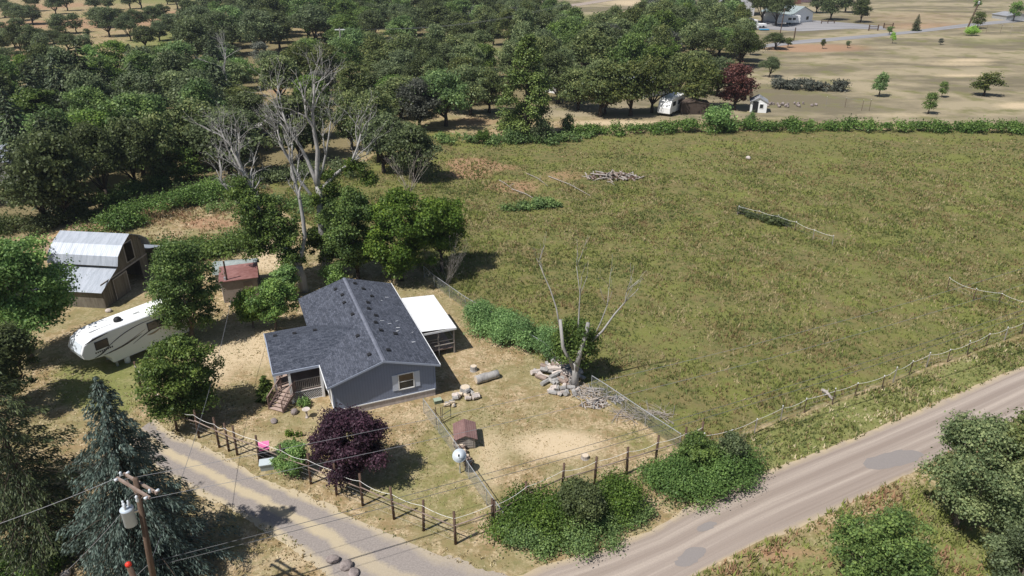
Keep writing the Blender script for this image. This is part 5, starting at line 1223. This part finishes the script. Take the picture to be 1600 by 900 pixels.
sp = empty('service_post', G(361,471), 0, 'thin dark electric service post in front of the rusty roofed shed', 'post')
MB().tube([(0,0,-.1),(.0,0,4.1)], .085, 8).build('post', M['post'], sp); MB().tube([(-.12,-.08,.3),(-.12,-.08,3.2)], .03, 6).build('conduit', M['galv'], sp); MB().box(-.2,-.2,2.2,-.02,-.08,2.55).build('meter', M['galv'], sp)
# far utility pole
fu = empty('utility_pole', G(1511,45), 0, 'leaning utility pole beside the far paved road', 'utility pole')
MB().tube([(0,0,-.2),(2.2,0,10.8)], [.30,.24], 8).build('pole', M['post'], fu); MB().box(1.2,-.1,9.6,3.0,.1,9.85).build('crossarm', M['post'], fu); MB().lathe([(.35,0),(.38,.8),(.2,1.0)], c=(1.7,-.2,8.2), n=8).build('transformer', M['galv'], fu)
f2 = empty('utility_pole', G(1219,52), 0, 'thin pole in front of the far yard', 'utility pole'); MB().tube([(0,0,0),(.3,0,8)], .16, 6).build('pole', M['post'], f2)
f3 = empty('marker_post', G(1240,64), 0, 'short dark post at the left end of the paved road', 'post'); MB().tube([(0,0,0),(0,0,4)], .17, 6).build('post', M['post'], f3)
f4 = empty('utility_pole', G(537,110), 0, 'pale crossarm pole hidden among the trees of the wood', 'utility pole'); MB().tube([(0,0,0),(0,0,10)], .16, 6).build('pole', M['greywood'], f4); MB().box(-1.2,-.08,9.5,1.2,.08,9.7).build('crossarm', M['white'], f4)
a = G(537,110); b = G(880,70)
for k in range(3): line(a+Vector((-1+k,0,9.8)), b+Vector((-1+k,0,11.5)), 2.2, 'pale power line above the wood, %s of three' % ('nearest','middle','farthest')[k], .018)

# ------------------------------------------------------------------ barn
n = NT('corrugated_metal'); tc = n.obj(); wv = n.n('ShaderNodeTexWave', wave_type='BANDS', bands_direction='X'); wv.inputs['Scale'].default_value = 1.6; n.l(tc, wv.inputs[0])
f = n.noise(1.3, 6, .7, n.mapv(tc, (3,.5,.5))); n.bump(wv.outputs[1], .35, .02); M['metal'] = n.setc(n.ramp(f, [(.32,(.27,.30,.34)),(.6,(.40,.43,.48))]), .5, .4, .15)
M['barnwood'] = worn('barn_boards', (.105,.088,.068), (.21,.185,.145), 7, .9, stretch=(1,4,.25))
BX = math.radians(-7)
barn = empty('barn', (-37.1, 59.25, 0), BX, 'old board barn with gambrel metal roof, open loft door and lean-to', 'barn')
# local: x = 0 at gable wall, barn runs to -x; y = across from the lean-to corner
bl = 6.3; y1, y2, yr = 2.55, 7.3, 4.95
prof = [(0.0,0),(0.0,1.75),(y1,2.9),(y1,3.45),(y1+.55,4.35),(y1+1.45,5.0),(yr,5.35),(y2-1.3,5.0),(y2-.5,4.35),(y2,3.45),(y2,0)]
pts = [(0, y, z) for y, z in prof]
# gable wall as separate boards, leaving the loft door and the big door open
def zroof(y):
    for (ya, za), (yb, zb) in zip(prof[1:-1], prof[2:]):
        if ya <= y <= yb and yb > ya: return za + (zb-za)*(y-ya)/(yb-ya)
    return 0
y = 0.0; kk = 0
while y < y2-.01:
    yb = min(y+.29, y2); m_ = (y+yb)/2; ztop = min(zroof(y+.01), zroof(yb-.01))-.02
    parts = [(0, ztop)]
    def cut(parts, a, b):
        out = []
        for p, q in parts:
            if a > p: out.append((p, min(a, q)))
            if b < q: out.append((max(b, p), q))
        return [x for x in out if x[1]-x[0] > .05]
    if 4.25 < m_ < 5.45: parts = cut(parts, 2.75, 4.55)
    if 3.75 < m_ < 6.2: parts = cut(parts, -1, 2.25)
    for p, q in parts:
        MB().box(-.04+R.uniform(0,.015), y+.012, p, R.uniform(.0,.015), yb-.012, q).build('board', M['barnwood'], barn)
    y = yb; kk += 1
MB().box(.02,0,2.28,.06,y2,2.42).build('beam', M['greywood'], barn)
dr = MB().box(.05,1.55,.05,.10,3.75,2.2).build('door', M['barnwood'], barn, label='closed sliding board door'); 
mb = MB(); mb.box(.10,1.55,.1,.12,1.65,2.15); mb.box(.10,3.65,.1,.12,3.75,2.15); mb.box(.10,1.55,2.05,.12,3.75,2.15); mb.build('door_batten', M['greywood'], dr)
mb = MB(); mb.box(.02,4.15,2.7,.06,4.25,4.6); mb.box(.02,5.45,2.7,.06,5.55,4.6); mb.box(.02,4.25,4.55,.06,5.45,4.65); mb.box(.02,4.25,2.68,.06,5.45,2.76); mb.build('loft_door_frame', M['greywood'], barn)
mb = MB(); mb.box(-bl,0,0,-.05,.06,1.72); mb.box(-bl,y2-.06,0,-.05,y2,3.4); mb.box(-bl,y1,2.85,-.05,y1+.05,3.45); mb.box(-bl,0,0,-bl+.06,y2,3.0); mb.build('wall', M['barnwood'], barn)
rp = [(y1-.28,3.22),(y1+.08,4.05),(y1+1.05,4.78),(yr,5.42),(y2-.95,4.78),(y2+.02,4.05),(y2+.38,3.22)]
for (a, b) in zip(rp[:-1], rp[1:]):
    MB().slab([(.45,a[0],a[1]),(.45,b[0],b[1]),(-bl-.3,b[0],b[1]),(-bl-.3,a[0],a[1])], .05).build('roof_panel', M['metal'], barn)
MB().slab([(.15,-.3,1.72),(.15,y1+.02,2.98),(-bl-.3,y1+.02,2.98),(-bl-.3,-.3,1.72)], .05).build('lean_to_roof', M['metal'], barn)
MB().slab([(.1,y2,2.9),(.1,y2+3.2,1.9),(-5,y2+3.2,1.9),(-5,y2,2.9)], .05).build('lean_to_roof', M['metal'], barn)
MB().box(-5,y2+2.9,0,.0,y2+3.0,1.9).build('lean_to_wall', M['barnwood'], barn)

# sheds
def gshed(name, p0, rz, W, D, H1, H2, wall, roof, label, open_=False, ov=.18):
    s = empty(name, p0, rz, label, 'shed')
    mb = MB()
    if open_: mb.box(0,.0,0,.06,D,H1); mb.box(W-.06,0,0,W,D,H2 if H2 < H1 else H1); mb.box(.06,D-.06,0,W-.06,D,H1)
    else: mb.ext([(0,0,0),(W,0,0),(W,0,H2),(0,0,H1)], (0,D,0))
    mb.build('wall', wall, s); rf = MB().slab([(-ov,-ov,H1+.06),(W+ov,-ov,H2+.06),(W+ov,D+ov,H2+.06),(-ov,D+ov,H1+.06)], .06).build('roof', roof, s); return s, rf
M['rust'] = worn('rusty_metal', (.16,.065,.055), (.30,.155,.14), 2.2, .7, .3)
M['tinroof'] = worn('grey_green_tin', (.20,.235,.225), (.36,.40,.385), 3, .6, .3)
sa_, sb_ = Vector((-26.8,60.18,0)), Vector((-23.58,61.28,0)); ang = math.atan2(sb_.y-sa_.y, sb_.x-sa_.x)
s1, rf = gshed('rusty_shed', (sa_.x+.15, sa_.y+.15, 0), ang, 3.1, 3.3, 2.2, 2.2, worn('tan_wall', (.24,.20,.17), (.34,.29,.25), 4), M['rust'], 'small tan shed with a flat rusty red metal roof')
MB().box(-.03,.02,.0,-.004,3.25,2.1).build('side_panel', M['white'], s1); MB().box(1.9,-.03,0,2.7,-.004,1.9).build('door', worn('tan_door', (.2,.15,.12), (.28,.22,.18), 4), s1)
s2 = empty('arched_shed', (-28.6,64.3,0), ang-.12, 'open fronted wooden shed with a grey green arched roof beside the rusty one', 'shed')
ar = [( -1.15,1.55),(-1.0,1.95),(-.55,2.25),(0,2.35),(.55,2.25),(1.0,1.95),(1.15,1.55)]
for (a, b) in zip(ar[:-1], ar[1:]): MB().slab([(-.2,a[0],a[1]),(-.2,b[0],b[1]),(3.9,b[0],b[1]),(3.9,a[0],a[1])], .04).build('roof_panel', M['tinroof'], s2)
mb = MB(); mb.box(0,-1.08,0,3.7,-1.0,1.6); mb.box(0,1.0,0,3.7,1.08,1.6); mb.box(3.62,-1.0,0,3.7,1.0,1.6); mb.build('wall', M['barnwood'], s2)
mb = MB(); mb.box(-.02,-1.08,0,.0,-.45,1.6); mb.box(-.02,.45,0,.0,1.08,1.6); mb.box(-.02,-1.0,1.6,.0,1.0,2.0); mb.build('front_frame', worn('red_boards', (.13,.06,.05), (.2,.11,.09), 5), s2)

# ------------------------------------------------------------------ fifth wheel trailer
RA = math.radians(52)
rv = empty('camping_trailer', (-31.0, 49.25, 0), RA, 'long white fifth wheel camping trailer with dark swoosh stripes', 'trailer')
# local: x forward along +x = rear; nose at -x; near (camera) side at y = 0, far side y = 2.4
n = NT('trailer_white'); f = n.noise(.7, 4, .6, n.obj()); M['rvw'] = n.setc(n.mix(f, (.70,.71,.73), (.80,.81,.83)), .35, .5)
n = NT('trailer_roof'); f = n.noise(2, 4, .6, n.obj()); M['rvr'] = n.setc(n.mix(f, (.78,.78,.77), (.84,.84,.83)), .6, .3)
XR, TOP = 6.4, 3.35
side = [(0,.55),(XR,.55),(XR,TOP-.15),(XR-.15,TOP),(-.3,TOP),(-1.4,TOP-.10),(-2.1,TOP-.50),(-2.42,TOP-1.1),(-2.30,1.75),(-2.0,1.58),(-.85,1.42),(-.45,1.05),(-.35,.55)]
mb = MB().ext([(x, .02, z) for x, z in side], (0, 2.36, 0)); body = mb.build('body', M['rvw'], rv)
bv = body.modifiers.new('b', 'BEVEL'); bv.width = .09; bv.segments = 3; bv.limit_method = 'ANGLE'; bv.angle_limit = math.radians(40)
mb = MB(); mb.ext([(XR-.15,.10,TOP+.006),(-.3,.10,TOP+.006),(-1.36,.10,TOP-.09),(-1.36,.10,TOP-.12),(XR-.15,.10,TOP-.02)], (0,2.2,0)); mb.build('roof', M['rvr'], rv)
mb = MB().ext([(-2.12,.24,TOP-.47),(-2.445,.24,TOP-1.12),(-2.33,.24,1.80),(-2.30,.24,1.80),(-2.40,.24,TOP-1.12),(-2.08,.24,TOP-.50)], (0,1.92,0)); mb.build('front_cap', worn('cap_blue_grey', (.50,.56,.62), (.62,.67,.72), 2, .3, bump=0), rv)
def sp_(pts, mat, nm='stripe', t=.012): MB().ext([(x, .015, z) for x, z in pts], (0,-t,0)).build(nm, mat, rv)
dk = NT('stripe_dark').setc((.045,.04,.05), .4); tn = NT('stripe_tan').setc((.30,.24,.18), .4); sv = NT('stripe_silver').setc((.30,.33,.40), .35)
def swoosh(x0, z0, x1, z1, bow, w_, mat, k=10):
    P = []; Q = []
    for i in range(k+1):
        t = i/k; x = x0+(x1-x0)*t; z = z0+(z1-z0)*t+bow*math.sin(t*math.pi); ww = w_*math.sin(math.pi*(.06+.9*t))
        P.append((x, z+ww/2)); Q.append((x, z-ww/2))
    mb = MB()
    for i in range(k): mb.ext([(P[i][0],.015,P[i][1]),(P[i+1][0],.015,P[i+1][1]),(Q[i+1][0],.015,Q[i+1][1]),(Q[i][0],.015,Q[i][1])], (0,-.012,0))
    mb.build('stripe', mat, rv)
swoosh(-2.05, 2.95, -.2, 3.22, .05, .14, dk); swoosh(-1.3,1.62,3.4,2.95,.42,.07,dk); swoosh(-.9,1.55,2.2,2.05,-.12,.13,dk); swoosh(-.5,1.50,2.6,2.35,-.1,.06,tn); swoosh(1.4,1.5,5.2,2.3,.25,.09,dk); swoosh(-1.6,1.6,-.3,2.1,-.1,.10,dk); swoosh(2.6,1.75,3.8,1.95,-.1,.16,tn)
sp_([(-.32,.58),(2.9,.58),(2.9,.60),(-.32,.60)], sv, 'skirt_line')
def rvwin(x0, z0, x1, z1):
    w_ = MB().box(x0,-.012,z0,x1,.016,z1).build('window', M['black'], rv); MB().box(x0+.05,-.018,z0+.05,x1-.05,-.010,z1-.05).build('pane', M['glass'], w_)
rvwin(-1.35,2.15,-.35,2.85); rvwin(2.75,2.05,4.35,2.75); rvwin(5.0,2.1,5.7,2.7)
# lettering bar on the nose
mb = MB()
for i in range(9): mb.box(-1.45+i*.155,-.002,1.90,-1.45+i*.155+.10,.015,2.02)
mb.build('lettering', dk, rv)
MB().lathe([(.30,TOP),(.30,TOP+.18),(.18,TOP+.32),(.02,TOP+.36)], c=(1.1,1.05,0), n=16).build('satellite_dome', M['black'], rv, smooth=True)
for x, yy in ((2.6,1.3),(4.3,1.2)): MB().box(x-.25,yy-.2,TOP,x+.25,yy+.2,TOP+.12).build('roof_vent', M['white'], rv)
MB().box(4.9,.8,TOP,5.7,1.6,TOP+.3).build('air_conditioner', M['white'], rv); MB().box(-1.2,.9,TOP-.02,.6,.96,TOP+.03).build('roof_seam', NT('seam').setc((.45,.46,.48), .7), rv)
for x in (3.6, 4.5):
    wl = MB().tube([(x,.10,.38),(x,.34,.38)], .38, 18).build('wheel', M['black'], rv); MB().tube([(x,.085,.38),(x,.12,.38)], .20, 12).build('rim', M['galv'], wl)
ww = MB()
for x in (3.6, 4.5): pass
MB().box(3.1,.0,.55,5.0,.016,.80).build('wheel_arch', M['black'], rv)
MB().box(-.1,.3,0,.05,.45,.55).build('landing_leg', M['galv'], rv); MB().box(-.1,1.9,0,.05,2.05,.55).build('landing_leg', M['galv'], rv); MB().box(-1.75,1.1,1.05,-1.5,1.35,1.6).build('king_pin', M['black'], rv)
wt = empty('water_tank', G(200,566), 0, 'small white tank on the grass beside the trailer', 'tank'); MB().lathe([(.18,0),(.22,.05),(.22,.5),(.1,.62)], n=12).build('tank', M['white'], wt, smooth=True)
MB().lathe([(.06,.6),(.06,.68)], n=8).build('cap', M['galv'], wt)

# ------------------------------------------------------------------ far buildings and vehicles
def gable(name, px, py, W, D, H, RH, rz, wall, roof, label, cat='house', wins=(), ov=.4, door=None):
    o = empty(name, G(px, py), rz, label, cat)
    MB().ext([(-W/2,0,0),(W/2,0,0),(W/2,0,H),(0,0,RH),(-W/2,0,H)], (0,D,0)).build('wall', wall, o)
    for s in (-1, 1):
        MB().slab([(0,-ov,RH+.1),(s*(W/2+ov),-ov,H-.1*ov),(s*(W/2+ov),D+ov,H-.1*ov),(0,D+ov,RH+.1)], .12).build('roof', roof, o)
    for (x, z, w_, h_) in wins:
        w0 = MB().box(x-w_/2-.08,-.06,z-.08,x+w_/2+.08,-.002,z+h_+.08).build('window', M['white'], o); MB().box(x-w_/2,-.08,z,x+w_/2,-.062,z+h_).build('pane', M['glass'], w0)
    if door: MB().box(door-.5,-.05,0,door+.5,-.002,2.1).build('door', M['black'], o)
    return o
gw = worn('far_grey_roof', (.22,.225,.24), (.32,.325,.34), 2); teal = worn('teal_roof', (.22,.27,.27), (.32,.36,.36), 2)
gable('garden_shed', 1184, 176, 3.0, 3.0, 2.0, 2.8, -.25, M['white'], gw, 'little white shed with grey roof right of the burgundy tree', 'shed', [(.5,.9,.6,.7)], .2, -.6)
gable('farmhouse', 1252, 36, 12, 14, 3.4, 5.8, .55, M['white'], teal, 'far white house with a pale gable and grey green roof', 'house', [(-3,1,1.4,1.2),(3,1,1.4,1.2)], .6, 0)
gable('farmhouse', 1150, 24, 14, 12, 5.0, 8.6, -.3, worn('grey_siding', (.40,.40,.42), (.5,.5,.52), 2), gw, 'far tall grey house behind oaks at the top', 'house', [(-4,1.2,1.4,1.4),(0,1.2,1.4,1.4),(4,1.2,1.4,1.4),(-2,4,1.2,1.2),(2,4,1.2,1.2)], .6)
gable('farmhouse', 440, 226, 8, 7, 2.8, 4.2, .2, worn('brown_siding', (.16,.12,.10), (.24,.19,.16), 2), worn('old_grey_roof', (.27,.25,.24), (.38,.36,.35), 2), 'old grey roofed house half hidden in the wood behind the dead trees', 'house', [(-2,1,1,1),(1.5,1,1,1)], .4, 3)
gable('metal_barn', -14, 292, 10, 12, 2.8, 3.8, .2, M['galv'], M['metal'], 'pale metal roofed building at the left edge', 'barn', (), .3)
gable('farmhouse', 908, 146, 7, 7, 2.4, 3.4, .9, M['white'], worn('pale_blue_roof', (.42,.47,.50), (.55,.60,.62), 2), 'pale blue roofed building among the oaks', 'house', (), .3)
gable('farmhouse', 1026, 150, 8, 8, 2.5, 3.5, .7, M['white'], bpy.data.materials['pale_blue_roof'], 'pale roofed house hidden by oaks behind the white vehicle', 'house', (), .3)
gable('farm_shed', 1085, 179, 5.2, 3, 2.1, 2.4, -.05, worn('dark_boards', (.05,.035,.028), (.10,.075,.06), 3), worn('dark_shed_roof', (.07,.05,.04), (.13,.10,.08), 3), 'low dark brown shed at the edge of the dry bank', 'shed', (), .1)
gable('farm_shed', 1590, 35, 10, 8, 2.4, 3.2, .1, M['galv'], gw, 'grey roof at the right edge near the far pole', 'shed', (), .3)
gable('farm_shed', 1242, 4, 16, 8, 2.6, 3.8, 1.57, worn('far_red_wall', (.16,.07,.06), (.22,.11,.09), 2), worn('far_teal_roof', (.05,.11,.11), (.08,.16,.15), 2), 'far low building with a dark teal roof at the top edge', 'shed', (), .3)
gable('farm_shed', 1262, 2, 12, 7, 2.8, 4.0, 1.57, worn('far_purple', (.14,.09,.11), (.2,.14,.16), 2), worn('far_maroon', (.12,.06,.08), (.17,.10,.12), 2), 'far maroon roofed building at the top edge', 'shed', (), .3)
def vehicle(name, px, py, L, W, H, rz, label, cat, prof, col='white', wins=(), wheels=()):
    o = empty(name, G(px, py), rz, label, cat)
    b = MB().ext([(x*L-L/2, -W/2, z*H) for x, z in prof], (0,W,0)).build('body', M[col] if isinstance(col, str) else col, o)
    m_ = b.modifiers.new('b', 'BEVEL'); m_.width = .1; m_.segments = 2
    for (x0, z0, x1, z1) in wins:
        for s in (-1, 1): MB().box(x0*L-L/2, s*W/2-.02, z0*H, x1*L-L/2, s*W/2+.02, z1*H).build('window', M['glass'], o)
    for x in wheels:
        for s in (-1, 1): MB().tube([(x*L-L/2, s*(W/2-.25), .38),(x*L-L/2, s*(W/2+.02), .38)], .38, 12).build('wheel', M['black'], o)
    return o
vanp = [(0,.16),(1,.16),(1,.9),(.96,1),(.1,1),(.02,.62),(0,.5)]; carp = [(0,.22),(1,.22),(1,.62),(.86,.68),(.74,1),(.36,1),(.22,.66),(.0,.58)]; tkp = [(0,.25),(1,.25),(1,.62),(.62,.62),(.58,1),(.32,1),(.22,.66),(0,.6)]
vehicle('motorhome', 1048, 176, 7.5, 2.5, 3.2, 1.0, 'white motorhome parked under the oaks beside the dark brown shed', 'motorhome', vanp, 'white', [(.15,.55,.35,.8),(.5,.55,.8,.8)], (.2,.8))
vehicle('camping_trailer', 1230, 38, 8.5, 2.5, 3.2, 0.05, 'white travel trailer parked in front of the far gabled house', 'trailer', [(0,.2),(1,.2),(1,.95),(.97,1),(.12,1),(0,.6)], 'white', [(.45,.5,.6,.75),(.65,.5,.78,.75)], (.55,))
vehicle('box_truck', 1160, 44, 8.0, 2.6, 3.4, 0.1, 'dark sided white box truck in the far yard', 'truck', [(0,.2),(1,.2),(1,.55),(.9,1),(0,1)], worn('truck_grey', (.16,.16,.19), (.22,.22,.25), 1, .4), [(.8,.55,.95,.8)], (.2,.85))
vehicle('camping_trailer', 1147, 38, 9.5, 2.8, 3.4, .9, 'white fifth wheel trailer seen end on by the far grey house', 'trailer', vanp, 'white', [(.3,.5,.5,.75)], (.6,.7))
vehicle('pickup_truck', 1171, 46, 5.6, 2.0, 1.9, 0.1, 'white pickup parked nearest the meadow in the far yard', 'pickup', tkp, 'white', [(.3,.66,.56,.92)], (.2,.8))
vehicle('cab_truck', 1183, 43, 6.0, 2.4, 2.7, 0.2, 'white cab truck right of the box truck in the far yard', 'truck', [(0,.2),(1,.2),(1,.5),(.4,.5),(.4,1),(.08,1),(0,.6)], 'white', [(.1,.6,.3,.85)], (.2,.8))
vehicle('parked_car', 1132, 37, 4.6, 1.8, 1.5, 0, 'white car parked left of the trailer by the far grey house', 'car', carp, 'white', [(.3,.66,.72,.92)], (.2,.8))
bt = empty('blue_tarp', G(1194,47), 0, 'small blue tarp on the ground beside the far trucks', 'tarp'); MB().box(-1.6,-.8,.1,1.6,.8,.35).build('sheet', NT('tarp_blue').setc((.04,.25,.45), .5), bt)
vehicle('parked_car', 577, 111, 4.6, 1.9, 1.6, .3, 'white car showing through the trees of the middle wood', 'car', carp, 'white', [(.3,.66,.72,.92)], (.2,.8))

# ------------------------------------------------------------------ thin summer haze
hz = MB().box(-2400, -800, -3, 2400, 4000, 40).build('haze', bpy.data.materials.new('haze_air')); hz['kind'] = 'stuff'
hm = bpy.data.materials['haze_air']; hm.use_nodes = True; ht = hm.node_tree; ht.nodes.clear()
ho = ht.nodes.new('ShaderNodeOutputMaterial'); hv = ht.nodes.new('ShaderNodeVolumePrincipled'); hv.inputs['Density'].default_value = .00014; hv.inputs['Color'].default_value = (.80,.88,1,1)
hv.inputs['Anisotropy'].default_value = .2; ht.links.new(hv.outputs[0], ho.inputs['Volume'])
